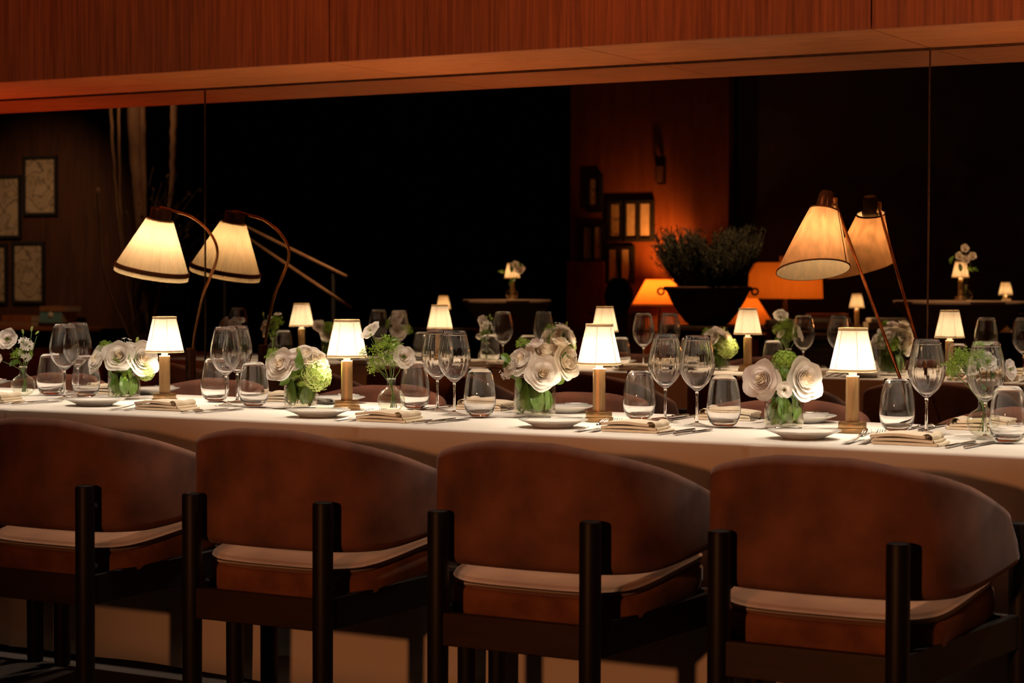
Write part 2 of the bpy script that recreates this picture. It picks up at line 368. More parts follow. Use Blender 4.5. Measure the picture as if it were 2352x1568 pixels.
# ------------------------------------------------------------------ chairs
def make_chair():
    root = empty('barrel_chair', '', 'chair')
    # plan curve of the back, right arm end -> round the back -> left arm end; y forward
    plan = [(.304, .462), (.296, .33), (.281, .20), (.245, .105), (.172, .060), (.06, .047), (-.06, .047), (-.172, .060), (-.245, .105), (-.281, .20), (-.296, .33), (-.304, .462)]
    path = smooth_path([(x, y, 0) for x, y in plan], 7); n = len(path)
    L = [0]
    for i in range(1, n): L.append(L[-1]+(path[i]-path[i-1]).length)
    tot = L[-1]
    bm = BM(); rings = []
    prof = []
    for k in range(7): a = -PI/2+PI*k/6; prof.append((.5*math.cos(a), math.sin(a)))
    for i, p in enumerate(path):
        t = (path[min(i+1, n-1)]-path[max(i-1, 0)]).normalized(); nrm = Vector((t.y, -t.x, 0))
        s = abs(L[i]/tot-.5)*2
        f = max(0, (s-.12)/.88)
        top = .773-.140*f**1.35; bot = .474+.040*max(0, (s-.5)*2)**1.2
        thick = .052-.012*s
        e = min(L[i], tot-L[i]); er = .022
        if e < er:
            q = math.sqrt(max(0, 1-(1-e/er)**2)); top -= (1-q)*.028; bot += (1-q)*.028; thick *= .35+.65*q
        cr = .024; ring = []
        # rounded slab section: outer face, top round, inner face, bottom round
        for (sx, sz, a0) in ((1, 1, 0), (-1, 1, 90), (-1, -1, 180), (1, -1, 270)):
            for k in range(5):
                a = R(a0+90*k/4)
                ox = (thick/2-min(cr, thick/2*.98))*sx+min(cr, thick/2*.98)*math.cos(a)
                oz = (top-cr if sz > 0 else bot+cr)+cr*math.sin(a)
                ring.append(bm.verts.new(p-nrm*(ox-(.020*max(0, s-.45)*(1 if sz > 0 else -1)))+Vector((0, 0, oz))))
        rings.append(ring)
    m = len(rings[0])
    for a, b2 in zip(rings, rings[1:]):
        for k in range(m): bm.faces.new((a[k], a[(k+1) % m], b2[(k+1) % m], b2[k]))
    bm.faces.new(rings[0][::-1]); bm.faces.new(rings[-1])
    bmesh.ops.recalc_face_normals(bm, faces=bm.faces)
    obj('backrest', bm, M['velvet'], root, angle=50)
    # seat cushion: D-shaped, two tiers, higher at the front
    def cushion(z0, z1, inset, crown=0, nr=6):
        bm = BM(); out = []
        base = [(.0, .072), (.10, .074), (.19, .088), (.245, .135), (.262, .22), (.268, .34), (.272, .44), (.262, .475), (.20, .495), (.0, .505)]
        pts = base+[(-x, y) for x, y in reversed(base[1:-1])]
        P = smooth_path([(x, y, 0) for x, y in pts+[pts[0]]], 4)[:-1]
        cx, cyy = 0, .28
        def ring(sc, z):
            return [bm.verts.new((cx+(p.x-cx)*sc, cyy+(p.y-cyy)*sc, z+.055*(p.y-.07)/.43)) for p in P]
        rs = [ring(.93-inset, z0), ring(.985-inset, z0+.004), ring(1.0-inset, z0+.018), ring(1.0-inset, z1-.014), ring(.985-inset, z1-.004), ring(.95-inset, z1), ring(.6, z1+crown*.7), ring(.25, z1+crown)]
        for a, c in zip(rs, rs[1:]):
            for k in range(len(P)): bm.faces.new((a[k], a[(k+1) % len(P)], c[(k+1) % len(P)], c[k]))
        bm.faces.new(rs[0][::-1]); bm.faces.new(rs[-1]); return bm
    obj('seat_base', cushion(.340, .412, 0), M['velvet_base_lit'], root)
    tp = obj('seat_cushion', cushion(.411, .440, .004, .012), M['velvet_top'], root)
    # posts
    for (x, y) in ((-.203, 0), (.203, 0), (-.322, .485), (.322, .485)):
        bm = BM(); lathe(bm, [(.0225, 0), (.0245, .02), (.0255, .3), (.0255, .598), (.0235, .604), (.018, .606)], 20, x, y, closed=True); obj('leg', bm, M['darkwood'], root, angle=40)
    # rails
    bm = BM(); box(bm, -.19, .19, -.012, .012, .288, .366, .003); obj('rail', bm, M['darkwood_x'], root, smooth=False)
    for s in (-1, 1):
        bm = BM(); d = Vector((s*.119, .485, 0)); L_ = d.length
        mt = Matrix.Translation((s*.203, 0, 0)) @ d.to_track_quat('Y', 'Z').to_matrix().to_4x4()
        box(bm, -.011, .011, .02, L_-.02, .288, .366, .003)
        for v in bm.verts: v.co.z += .035*(v.co.y/L_)
        for v in bm.verts: v.co = mt @ v.co
        obj('rail', bm, M['darkwood'], root, smooth=False)
    bm = BM(); box(bm, -.30, .30, .473, .497, .322, .395, .003); obj('rail', bm, M['darkwood_x'], root, smooth=False)
    # dark metal spacers that hold the back and seat off the posts
    for (x, y, z, dx, dy) in ((-.203, 0, .545, 0, 1), (.203, 0, .545, 0, 1), (-.322, .485, .575, .4, -.5), (.322, .485, .575, -.4, -.5), (-.203, 0, .385, 0, 1), (.203, 0, .385, 0, 1)):
        bm = BM(); tube(bm, [(x, y, z), (x+dx*.04, y+dy*.04, z)], .011, 12); obj('spacer', bm, M['black'], root)
    return root
chair = make_chair()
near = [(-4.577, 'barrel chair at the left edge, only its front leg shows under its neighbour'), (-3.826, 'rust velvet barrel chair at the left with its back cut by the frame'),
        (-3.062, 'rust velvet barrel chair, second from the left on the near side'), (-2.324, 'rust velvet barrel chair, third from the left on the near side, brightest orange back'),
        (-1.600, 'rust velvet barrel chair nearest the camera on the right')]
first = True
for x, lab in near:
    place(chair, first, (x, -2.603, 0), 0, lab, 'chairs along the near side of the long table'); first = False
far = [(-6.21, 'barrel chair on the mirror side beyond the left edge of the frame'), (-5.46, 'barrel chair top showing behind the leftmost pair of wine glasses'),
       (-4.70, 'barrel chair top right of the leftmost table lamp, on the mirror side'), (-3.945, 'barrel chair top behind the second table lamp and small round vase'),
       (-3.155, 'barrel chair top behind the third table lamp, right of the large rose vase'), (-2.415, 'barrel chair top behind the rightmost table lamp'), (-1.63, 'barrel chair top at the right edge, behind the last bud vase')]
for x, lab in far:
    place(chair, False, (x, -.612, 0), PI, lab, 'chairs along the mirror side of the long table')

# ------------------------------------------------------------------ table lamps
ROT = YAW   # things on the table that were built facing the camera side
def shade_mesh(r0, r1, z0, z1, pleats=56, amp=.012, seg=224, rows=6):
    bm = BM(); lathe(bm, [(r0+(r1-r0)*k/(rows-1), z0+(z1-z0)*k/(rows-1)) for k in range(rows)], seg, ribs=pleats, amp=amp); return bm
def ring_band(r0, r1, z0, z1, seg=48, th=.0012):
    bm = BM(); lathe(bm, [(r0, z0), (r0+th, z0), (r1+th, z1), (r1, z1)], seg); return bm
def make_table_lamp():
    root = empty('table_lamp', '', 'lamp')
    bm = BM(); lathe(bm, [(.002, 0), (.0400, 0), (.0410, .001), (.0410, .0105), (.0400, .0115), (.002, .0115)], 48); obj('base', bm, M['brass'], root, angle=40)
    bm = BM(); lathe(bm, [(.002, .0115), (.0362, .0115), (.0370, .0125), (.0370, .0265), (.036, .0278), (.002, .0278)], 48); obj('collar', bm, M['brass'], root, angle=40)
    bm = BM(); lathe(bm, [(.002, .0278), (.0175, .0278), (.0178, .029), (.0178, .1465), (.0168, .148), (.002, .148)], 12); obj('column', bm, M['brass'], root, smooth=False)
    bm = BM(); lathe(bm, [(.0168, .1475), (.0175, .1485), (.0168, .1495), (.002, .1495)], 24); obj('rim', bm, M['ceramic'], root)
    bm = BM(); lathe(bm, [(.011, .149), (.011, .162), (.006, .166), (.002, .166)], 20); obj('neck', bm, M['ceramic'], root, angle=40)
    s = obj('lamp_shade', shade_mesh(.0610, .0370, .1625, .272), M['shade'], root)
    obj('trim', ring_band(.0617, .0604, .160, .167), M['shade_trim'], s); obj('trim', ring_band(.0383, .0375, .268, .2756), M['shade_trim'], s)
    for k in range(6):
        a = 2*PI*k/6+.35
        bm = BM(); tube(bm, [(.0620*math.cos(a), .0620*math.sin(a), .162), (.0383*math.cos(a), .0383*math.sin(a), .2745)], .0007, 6); obj('rib', bm, M['shade_trim'], s)
    return root
lamp = make_table_lamp()
LAMPS = [(-4.229, -1.547, .75, 'brass table lamp left of centre, leftmost one on the table'), (-3.522, -1.539, .75, 'brass table lamp between the hydrangea vase and the small round bud vase'),
         (-2.630, -1.584, .75, 'brass table lamp just right of the big bunch of cream roses'), (-1.876, -1.590, .75, 'brass table lamp standing on the right, largest in view'),
         (-5.122, -1.56, .75, 'brass table lamp seen only in the mirror, directly above the middle pair of wine glasses'), (-5.925, -1.55, .75, 'brass table lamp furthest along the table, in the mirror right of the pleated floor lamp'),
         (-1.13, -1.56, .75, 'brass table lamp beyond the right frame edge')]
first = True
for i, (x, y, z, lab) in enumerate(LAMPS):
    place(lamp, first, (x, y, z+.001), .25*i, lab, 'brass table lamps with ivory pleated shades on the long table'); first = False
    bulb('lamp_bulb', (x, y, z+.184), 3.2, (1, .86, .68), .012)

# ------------------------------------------------------------------ glassware
ZT = .7515
def make_wine():
    root = empty('wine_glass', '', 'wine glass'); q = 1.045
    bowl = [(.0035, .0905), (.008, .0932), (.018, .1015), (.029, .1125), (.038, .1260), (.0440, .141), (.0462, .156), (.0457, .171), (.0430, .188), (.0393, .205), (.0356, .222), (.0328, .2366)]
    inner = [(max(.001, r-.0007), z+.0003) for r, z in bowl]; inner[0] = (.001, .0950); inner[1] = (.005, .0954); inner[-1] = (.0322, .2364)
    bm = BM(); lathe(bm, [(r*q, z*q) for r, z in bowl+[(.0325, .2369)]+inner[::-1]], 120, ribs=20, amp=.012); bmesh.ops.recalc_face_normals(bm, faces=bm.faces); obj('bowl', bm, M['solidglass'], root)
    bm = BM(); lathe(bm, [(r*q, z*q) for r, z in [(.001, .0085), (.0055, .0090), (.0042, .014), (.0034, .03), (.0032, .06), (.0036, .082), (.0060, .0900), (.001, .0902)]], 28); obj('stem', bm, M['solidglass'], root)
    bm = BM(); lathe(bm, [(r*q, z*q) for r, z in [(.0345, .0008), (.035, .0014), (.02, .0038), (.008, .0075), (.0050, .0095)]], 40); obj('foot', bm, M['footglass'], root)
    return root
def make_tumbler():
    root = empty('water_glass', '', 'glass'); q = 1.12
    prof = [(.026, .004), (.033, .010), (.0385, .022), (.0415, .038), (.0418, .050), (.0402, .070), (.0370, .092), (.0330, .112), (.0305, .1240), (.0302, .1244), (.0298, .1240), (.0323, .112), (.0363, .092), (.0395, .070), (.0409, .050), (.0403, .038), (.0365, .022), (.029, .0135), (.015, .0115), (.001, .011)]
    bm = BM(); lathe(bm, [(.001*q, .0022*q), (.020*q, .0018*q)]+[(r*q, z*q) for r, z in prof], 72); bmesh.ops.recalc_face_normals(bm, faces=bm.faces); obj('tumbler_body', bm, M['solidglass'], root)
    return root
wine = make_wine(); tumb = make_tumbler()
WINES = [(-4.589, -1.621, 'wine glass in front of its neighbour, left of the frame near the bud vase'), (-4.701, -1.436, 'wine glass behind another, at the left above the white roses'),
         (-3.932, -1.609, 'wine glass front left of the pair right of the first table lamp'), (-3.995, -1.470, 'wine glass rear right of the pair right of the first table lamp'),
         (-3.236, -1.474, 'wine glass rear left of the pair in the middle, right of the small bud vase'), (-3.116, -1.572, 'wine glass front right of the pair in the middle, left of the cream roses'),
         (-2.455, -1.518, 'wine glass left of the pair right of the third table lamp'), (-2.321, -1.598, 'wine glass right of the pair right of the third table lamp'),
         (-1.690, -1.545, 'wine glass just right of the rightmost table lamp'), (-1.508, -1.630, 'wine glass standing in front of the green bud vase at right'),
         (-1.345, -1.60, 'wine glass cut by the right edge of the frame'),
         (-5.29, -1.46, 'wine glass in the mirror, faint beside the rose bud vase'), (-5.50, -1.60, 'wine glass in the mirror, faint between the pale vase and second lamp'),
         (-6.375, -1.62, 'wine glass in the mirror, dark beside the reflected floor lamp post'), (-.95, -1.50, 'wine glass beyond the right edge, seen only in the mirror')]
first = True
for i, (x, y, lab) in enumerate(WINES):
    place(wine, first, (x, y, ZT), i*.7, lab, 'long-stemmed wine glasses on the long table'); first = False
TUMB = [(-4.79, -1.47, 'water tumbler left of the leftmost wine glasses'), (-4.604, -1.50, 'water tumbler just left of the first square vase of white roses'),
        (-4.10, -1.45, 'water tumbler left below the second wine glass pair'), (-3.83, -1.60, 'water tumbler just left of the hydrangea vase'),
        (-3.352, -1.42, 'water tumbler touching the right side of the small bud vase'), (-3.00, -1.62, 'water tumbler left of the large vase of cream roses'),
        (-2.56, -1.47, 'water tumbler directly right of the third table lamp'), (-2.24, -1.60, 'water tumbler left of the vase with white roses and a green hydrangea'),
        (-1.785, -1.50, 'water tumbler directly right of the rightmost table lamp'), (-1.428, -1.705, 'water tumbler at the right edge, nearest the camera'),
        (-6.00, -1.50, 'water tumbler in the mirror, dark left of the leftmost mirrored lamp'), (-5.275, -1.645, 'water tumbler in the mirror beside the rose bud vase'),
        (-1.02, -1.6, 'water tumbler beyond the right edge, seen only in the mirror')]
first = True
for i, (x, y, lab) in enumerate(TUMB):
    place(tumb, first, (x, y, ZT), i*.5, lab, 'stemless water tumblers on the long table'); first = False

# ------------------------------------------------------------------ plates, napkins, cutlery
def make_plate():
    bm = BM(); lathe(bm, [(r*1.06, z) for r, z in [(.002, .002), (.043, .002), (.046, .0), (.050, .0), (.052, .003), (.070, .0115), (.088, .0185), (.0895, .0200), (.088, .0205), (.068, .0145), (.052, .0075), (.002, .0065)]], 72)
    o = obj('bread_plate', bm, M['ceramic'], angle=60); tag(o, '', 'plate'); return o
PL = [(-4.30, -1.80, 'bread plate nearest the camera, left of the first table lamp'), (-3.412, -1.845, 'bread plate in front of the second table lamp'),
      (-2.64, -1.835, 'bread plate in front of the large rose vase'), (-1.915, -1.835, 'bread plate in front of the vase with the green hydrangea'),
      (-5.36, -1.20, 'bread plate on the mirror side at the left edge of the frame'), (-4.555, -1.22, 'bread plate on the mirror side, right of the first lamp column'),
      (-3.73, -1.30, 'bread plate on the mirror side, right behind the second lamp column'), (-2.90, -1.30, 'bread plate on the mirror side, between the rose vase and third lamp'),
      (-2.13, -1.30, 'bread plate on the mirror side, left behind the rightmost lamp')]
pl = make_plate(); first = True
for i, (x, y, lab) in enumerate(PL):
    place(pl, first, (x, y, ZT), 0, lab, 'white bread plates on the long table'); first = False

def make_napkin(fl=1, seed=0):
    """cream napkin folded in layers, with a rolled end on one side"""
    rnd = random.Random(seed); bm = BM(); w, d = .080, .052
    def layer(z, th, x0, x1, lift, curl, y0=-d, y1=d):
        # closed section in x-z swept along y
        n = 22; top = []
        for k in range(n+1):
            u = k/n; x = x0+(x1-x0)*u
            zz = z+lift*math.sin(PI*min(1, u*1.05))+(curl*max(0, (u-.72)/.28)**2)
            top.append((x, zz+th, zz))
        def fn(u, v):
            m = 2*(n+1)+8; k = int(round(u*(m-1)))
            if k <= n: x, zt, zb = top[k]; p = (x, zt)
            elif k < n+5: a = PI/2-PI*(k-n)/5; x, zt, zb = top[n]; c = (zt+zb)/2; p = (x+(zt-zb)/2*math.cos(a), c+(zt-zb)/2*math.sin(a))
            elif k <= 2*n+5: x, zt, zb = top[n-(k-n-5)]; p = (x, zb)
            else: a = -PI/2-PI*(k-2*n-5)/4; x, zt, zb = top[0]; c = (zt+zb)/2; p = (x+(zt-zb)/2*math.cos(a), c+(zt-zb)/2*math.sin(a))
            y = y0+(y1-y0)*v
            e = 1-.25*max(0, abs(v-.5)*2-.9)*10*.3
            return Vector((p[0]+.004*math.sin(v*5), y, z+(p[1]-z)*e))
        grid(bm, 2*(n+1)+8, 9, fn)
        # ends
        for yv in (y0, y1):
            vs = []
            for k in range(n+1): vs.append(bm.verts.new((top[k][0]+.004*math.sin((0 if yv == y0 else 1)*5), yv, z+(top[k][1]-z)*.93)))
            vb = []
            for k in range(n+1): vb.append(bm.verts.new((top[k][0]+.004*math.sin((0 if yv == y0 else 1)*5), yv, z+(top[k][2]-z)*.93)))
            for k in range(n): bm.faces.new((vs[k], vs[k+1], vb[k+1], vb[k]))
    layer(.0, .005, -w, w+.006, .000, 0)
    layer(.0055, .005, -w+.001, w-.004, .002, 0)
    layer(.0112, .0058, -w-.002, w*.70, .0045, .002)
    # rolled end: a spiral loop of cloth
    pts = []
    for k in range(30):
        a = -PI/2+k*2*PI*1.15/25; r = .0090-.0052*k/25
        pts.append((w*.74+r*math.cos(a)*1.9, .0150+r*math.sin(a)))
    def fn2(u, v):
        x, z = pts[int(round(u*25))]; return Vector((x+.004*math.sin(v*5), -d+2*d*v, z+.0015*math.sin(v*9)))
    grid(bm, 26, 8, fn2)
    for v in bm.verts:
        v.co.z = max(v.co.z, 0.0)*1.35; v.co.x *= fl
    bmesh.ops.recalc_face_normals(bm, faces=bm.faces)
    return bm
n1 = tag(obj('napkin', make_napkin(1, 1), M['napkin'], angle=60), '', 'napkin')
NAP = [(-4.70, -1.83, .05, 'folded cream napkin at the left edge, beside the left bud vase'), (-3.985, -1.83, .03, 'folded cream napkin in front of the first table lamp'),
       (-3.135, -1.885, -.02, 'folded cream napkin in front of the small round bud vase'), (-2.375, -1.855, .04, 'folded cream napkin in front of the third pair of wine glasses'),
       (-1.625, -1.865, .0, 'folded cream napkin at the right, beside the rightmost knives'),
       (-4.69, -1.27, PI, 'folded napkin on the mirror side behind the first rose vase'), (-3.925, -1.29, PI, 'folded napkin on the mirror side behind the hydrangea vase'),
       (-3.17, -1.30, PI, 'folded napkin on the mirror side seen through the tumbler left of the cream roses'), (-2.36, -1.30, PI+.1, 'folded napkin on the mirror side left of the green hydrangea vase'),
       (-1.62, -1.29, PI, 'folded napkin on the mirror side behind the right bud vase')]
first = True
for x, y, a, lab in NAP:
    place(n1, first, (x, y, ZT), a, lab, 'folded cream napkins on the long table'); first = False

def make_fork():
    bm = BM()
    def sec(y):  # half-width, z of the shaft from the handle end (y=0) to the neck
        t = y/.125; return (.0085*(1-t)**.8+.0028, .0015+.009*t**2.2 if t < 1 else .0105)
    n = 14
    def fn(u, v):
        y = .125*u; hw, z = sec(y); a = (v-.5)*2
        return Vector((hw*a, y, z+.0012*(1-a*a)))
    grid(bm, n, 5, fn); 
    def head(u, v):
        y = .125+.035*u; hw = .0028+(.0115-.0028)*math.sin(min(1, u*1.3)*PI/2); a = (v-.5)*2
        return Vector((hw*a, y, .0105-.004*math.sin(u*PI)+.003*a*a))
    grid(bm, 6, 5, head)
    for k in range(4):
        x = -.0095+.0063*k
        tube(bm, [(x, .158, .0115), (x, .172, .012), (x, .186, .0165), (x, .198, .0235)], [.0016, .0014, .0012, .0006], 6)
    bmesh.ops.solidify(bm, geom=[f for f in bm.faces], thickness=.0008)
    return tag(obj('fork', bm, M['steel']), '', 'fork')
def make_knife(L=.225, name='knife'):
    bm = BM()
    box(bm, -.0055, .0055, 0, L*.42, .0008, .0062, .002)
    def fn(u, v):
        y = L*.42+L*.58*u; hw = .0045+.0045*math.sin(min(1, u*1.6)*PI/2); hw *= 1 if u < .82 else math.sqrt(max(0, 1-((u-.82)/.18)**2))
        a = (v-.5)*2; return Vector((hw*a, y, .003+.0008*(1-abs(a))))
    grid(bm, 16, 4, fn)
    def fn2(u, v):
        y = L*.42+L*.58*u; hw = .0045+.0045*math.sin(min(1, u*1.6)*PI/2); hw *= 1 if u < .82 else math.sqrt(max(0, 1-((u-.82)/.18)**2))
        a = (v-.5)*2; return Vector((hw*a, y, .0012))
    grid(bm, 16, 4, fn2, flip=True)
    return tag(obj(name, bm, M['steel'], angle=50), '', 'knife')
fk = make_fork(); kn = make_knife(); bk = make_knife(.165, 'butter_knife')
ff = fk_ = kf = True
names = {0: 'at the left edge setting', 1: 'of the setting below the first table lamp', 2: 'of the setting below the second table lamp', 3: 'of the setting below the third table lamp', 4: 'of the setting at the right'}
FK = ((), (-4.105, -4.065), (-3.275, -3.235), (-2.505, -2.468), (-1.760, -1.722)); KN = ((-4.567, -4.520), (-3.835, -3.790), (-3.020, -2.984), (-2.270, -2.229), (-1.507, -1.465))
for i in range(5):
    for k, x in enumerate(FK[i]):
        place(fk, ff, (x, -1.955+.014*k, ZT), .06+.03*k, ('outer' if k == 0 else 'inner')+' near-side fork '+names[i], 'forks on the near side'); ff = False
    for k, x in enumerate(KN[i]):
        place(kn, kf, (x, -1.945+.010*k, ZT), -.02*k, ('inner' if k == 0 else 'outer')+' near-side knife '+names[i], 'knives on the near side'); kf = False
for i, cx in enumerate((-4.69, -3.86, -3.17, -2.36, -1.62)):
    for k, dx in enumerate((.125, .158)):
        place(fk, False, (cx+dx, -1.225-.012*k, ZT), PI+.03*k, ('inner' if k == 0 else 'outer')+' mirror-side fork '+names[i], 'forks on the mirror side')
    for k, dx in enumerate((-.125, -.160)):
        place(kn, False, (cx+dx, -1.215-.012*k, ZT), PI-.05*k, ('inner' if k == 0 else 'outer')+' mirror-side knife '+names[i], 'knives on the mirror side')
first = True
for i, (x, y, lab) in enumerate(PL):
    s = 1 if i < 4 else -1
    rz = (-.95 if i < 4 else PI-.95)
    o = place(bk, first, (x-.055*s*math.cos(0), y-.055*s, ZT+.0225), rz, 'butter knife on the '+lab.replace('bread ', '').replace(' of the frame', ''), 'butter knives on the bread plates'); first = False

# ------------------------------------------------------------------ flowers
def petal(bm, ang, span, R1, H, open_, curl, point, nu=9, nv=8, seed=0, ruf=0, mi=0, base=.06):
    rnd = random.Random(seed); ph = rnd.random()*6; tw = rnd.uniform(-.12, .12); hh = H*rnd.uniform(.92, 1.06); sk = rnd.uniform(-.1, .1)
    def fn(u, v0):
        a = (u-.5)*2; v = v0*(1-.16*abs(a)**3)
        wv = math.sin(PI/2*min(1, .12+v0/.62))**.8
        th = ang+a*span*wv+tw*v
        p0 = (base, 0); p1 = (R1*1.10, hh*.08); p2 = (R1*(1+open_*.35), hh*(1+sk*a))
        r = (1-v)**2*p0[0]+2*v*(1-v)*p1[0]+v*v*p2[0]
        z = (1-v)**2*p0[1]+2*v*(1-v)*p1[1]+v*v*p2[1]
        q = max(0, v-.66)/.34
        r += curl*q*q*R1; z -= curl*q*q*.7*H
        tip = point*max(0, 1-abs(a)*1.7)*q*q
        r += tip*.5*R1; z += tip*.12*H
        r += (abs(a)**2)*.05*R1
        if ruf: r += ruf*math.sin(a*7+ph)*v*v*R1; z += ruf*math.cos(a*9+ph)*v*v*H
        return Vector((r*math.cos(th), r*math.sin(th), z))
    grid(bm, nu, nv, fn, mi)
def rose_mesh(kind=0, seed=1):
    bm = BM(); rnd = random.Random(seed)
    if kind == 0:   # full open rose, cupped
        layers = [(.09, .66, -.3, 0, 0, 3, 1), (.17, .67, -.15, .02, 0, 3, 1), (.27, .67, -.0, .05, 0, 4, 1), (.38, .65, .1, .08, 0, 4, 0), (.49, .66, .1, .10, .05, 5, 0), (.60, .60, .25, .16, .12, 5, 0), (.72, .50, .42, .24, .22, 5, 0), (.82, .36, .6, .28, .30, 5, 0)]
    elif kind == 1: # half open, tall
        layers = [(.10, .85, -.3, 0, 0, 3, 0), (.20, .90, -.2, 0, 0, 3, 0), (.31, .90, -.1, .02, 0, 4, 0), (.42, .86, 0, .10, .05, 4, 0), (.53, .78, .15, .20, .15, 5, 0), (.64, .66, .35, .30, .3, 5, 0)]
    else:           # lisianthus: few ruffled petals, open cup
        layers = [(.13, .42, 0, .05, 0, 3, 2), (.34, .62, .2, .15, 0, 4, 0), (.50, .62, .5, .26, .05, 5, 0), (.68, .50, .8, .34, .1, 5, 0)]
    for li, (r, h, op, cu, pt, n, mi) in enumerate(layers):
        off = rnd.random()*6
        for k in range(n):
            petal(bm, off+2*PI*k/n+rnd.uniform(-.12, .12), PI/n*1.28, r*rnd.uniform(.96, 1.04), h, op*rnd.uniform(.8, 1.2), cu*rnd.uniform(.7, 1.3), pt, seed=seed*100+li*10+k, ruf=.06 if kind == 2 else .018, mi=mi)
    # green calyx
    lathe(bm, [(.02, -.16), (.07, -.1), (.12, -.02), (.10, .03)], 10, mi=3)
    for k in range(5):
        petal(bm, k*2*PI/5, .16, .30, -.06, .4, .2, .5, nu=4, nv=5, seed=k, mi=3)
    return bm
def flower_obj(name, bm, mats):
    me = bpy.data.meshes.new(name); bm.normal_update(); bm.to_mesh(me); bm.free()
    for q in mats: me.materials.append(q)
    for p in me.polygons: p.use_smooth = True
    return me
PM = {'w': M['petal'], 'c': M['petal_cream'], 'p': M['petal_pink']}
MESH = {}
for kind, nm in ((0, 'rose'), (1, 'rosebud'), (2, 'lisianthus')):
    for col in 'wcp':
        MESH[(nm, col)] = flower_obj(nm, rose_mesh(kind, 3+kind*7+ord(col)), [PM[col], M['heart'] if kind == 0 else PM['c'], M['green_floret'], M['stem']])
def floret_ball(nf, seed, r0=1, size=.17, squash=1):
    bm = BM(); rnd = random.Random(seed)
    for i in range(nf):
        z = 1-2*(i+.5)/nf; a = i*2.39996; rr = math.sqrt(1-z*z)
        if z < -.75: continue
        n = Vector((rr*math.cos(a), rr*math.sin(a), z)); c = n*(1+rnd.uniform(-.07, .07)); c.z *= squash
        Q = look(n+Vector((rnd.uniform(-.3, .3), rnd.uniform(-.3, .3), rnd.uniform(-.3, .3)))); ro = rnd.random()*6; s = size*rnd.uniform(.8, 1.15)
        cv = bm.verts.new(c-n*.03)
        for k in range(4):
            t0 = ro+k*PI/2
            pts = [bm.verts.new(c+(Q @ Vector((math.cos(t0+d)*s*l, math.sin(t0+d)*s*l, h)))) for d, l, h in ((-.62, .75, .02), (0, 1.05, -.005), (.62, .75, .02))]
            bm.faces.new((cv, pts[0], pts[1])); bm.faces.new((cv, pts[1], pts[2]))
    # dark core so nothing shows through
    lathe(bm, [(.02, -.55), (.5, -.4), (.72, 0), (.55, .5*squash), (.02, .72*squash)], 12, mi=1)
    return bm
MESH[('hydrangea', 'g')] = flower_obj('hydrangea', floret_ball(150, 1), [M['green_floret'], M['leaf_bright']])
MESH[('hydrangea', 'y')] = flower_obj('hydrangea', floret_ball(170, 2), [M['pale_floret'], M['leaf_bright']])
def filler_mesh(seed, n=70, spread=1.0):
    """airy green umbels: forked thin stems ending in clusters of tiny florets"""
    bm = BM(); rnd = random.Random(seed)
    for i in range(n):
        a = rnd.random()*2*PI; el = rnd.uniform(-.15, 1); r = rnd.uniform(.45, 1)*spread
        d = Vector((math.cos(a)*math.cos(el*1.4), math.sin(a)*math.cos(el*1.4), math.sin(el*1.4)*.9)); tip = d*r
        if i % 3 == 0: tube(bm, [(0, 0, -.6), d*.3*r+Vector((0, 0, -.1)), tip], [.014, .011, .008], 4, mi=1)
        for j in range(9):
            c = tip+Vector([rnd.uniform(-.15, .15) for _ in range(3)]); Q = look([rnd.uniform(-1, 1) for _ in range(3)]); s = rnd.uniform(.045, .075)
            cv = bm.verts.new(c)
            for k in range(5):
                p = [bm.verts.new(c+Q @ Vector((math.cos(k*1.257+dd)*s*l, math.sin(k*1.257+dd)*s*l, s*.3))) for dd, l in ((-.5, .8), (.5, .8))]
                bm.faces.new((cv, p[0], p[1]))
    return bm
MESH[('filler_sprig', 'g')] = flower_obj('filler', filler_mesh(4), [M['green_floret'], M['stem']])
MESH[('filler_sprig', 'y')] = flower_obj('filler', filler_mesh(9, 40), [M['pale_floret'], M['stem']])
def small_white(seed):
    bm = BM(); rnd = random.Random(seed)
    for i in range(9):
        c = Vector((rnd.uniform(-.6, .6), rnd.uniform(-.6, .6), rnd.uniform(-.7, .8))); Q = look(c+Vector((0, 0, .3))); s = .34
        tube(bm, [(0, 0, -1), c], .02, 4, mi=1)
        cv = bm.verts.new(c)
        for k in range(5):
            p = [bm.verts.new(c+Q @ Vector((math.cos(k*1.257+dd)*s*l, math.sin(k*1.257+dd)*s*l, s*h))) for dd, l, h in ((-.45, .7, .25), (0, 1, .3), (.45, .7, .25))]
            bm.faces.new((cv, p[0], p[1])); bm.faces.new((cv, p[1], p[2]))
    return bm
MESH[('small_white_flower', 'p')] = flower_obj('small_white', small_white(3), [M['petal_pink'], M['stem']])
def leaf_mesh(bright):
    bm = BM()
    def fn(u, v):
        a = (v-.5)*2; hw = .34*math.sin(PI*min(1, u**.8))**.9
        return Vector((a*hw, u*1.5-.1*abs(a)*hw, .18*math.sin(u*PI)-.35*u*u+.16*abs(a)*hw*2+.01*math.sin(u*22)*abs(a)))
    grid(bm, 12, 7, fn); return bm
MESH[('leaf', 'd')] = flower_obj('leaf', leaf_mesh(0), [M['leaf']])
MESH[('leaf', 'b')] = flower_obj('leaf', leaf_mesh(1), [M['leaf_bright']])
def bud_mesh():
    bm = BM(); lathe(bm, [(.05, -.9), (.22, -.6), (.42, -.1), (.40, .4), (.22, .85), (.03, 1.15)], 10)
    for k in range(3): petal(bm, k*2.09, 1.0, .40, 1.0, -.3, 0, 0, nu=5, nv=5, seed=k, mi=0)
    return bm
MESH[('flower_bud', 'g')] = flower_obj('bud', bud_mesh(), [M['pale_floret']])
MESH[('flower_bud', 'w')] = flower_obj('bud', bud_mesh(), [M['petal']])

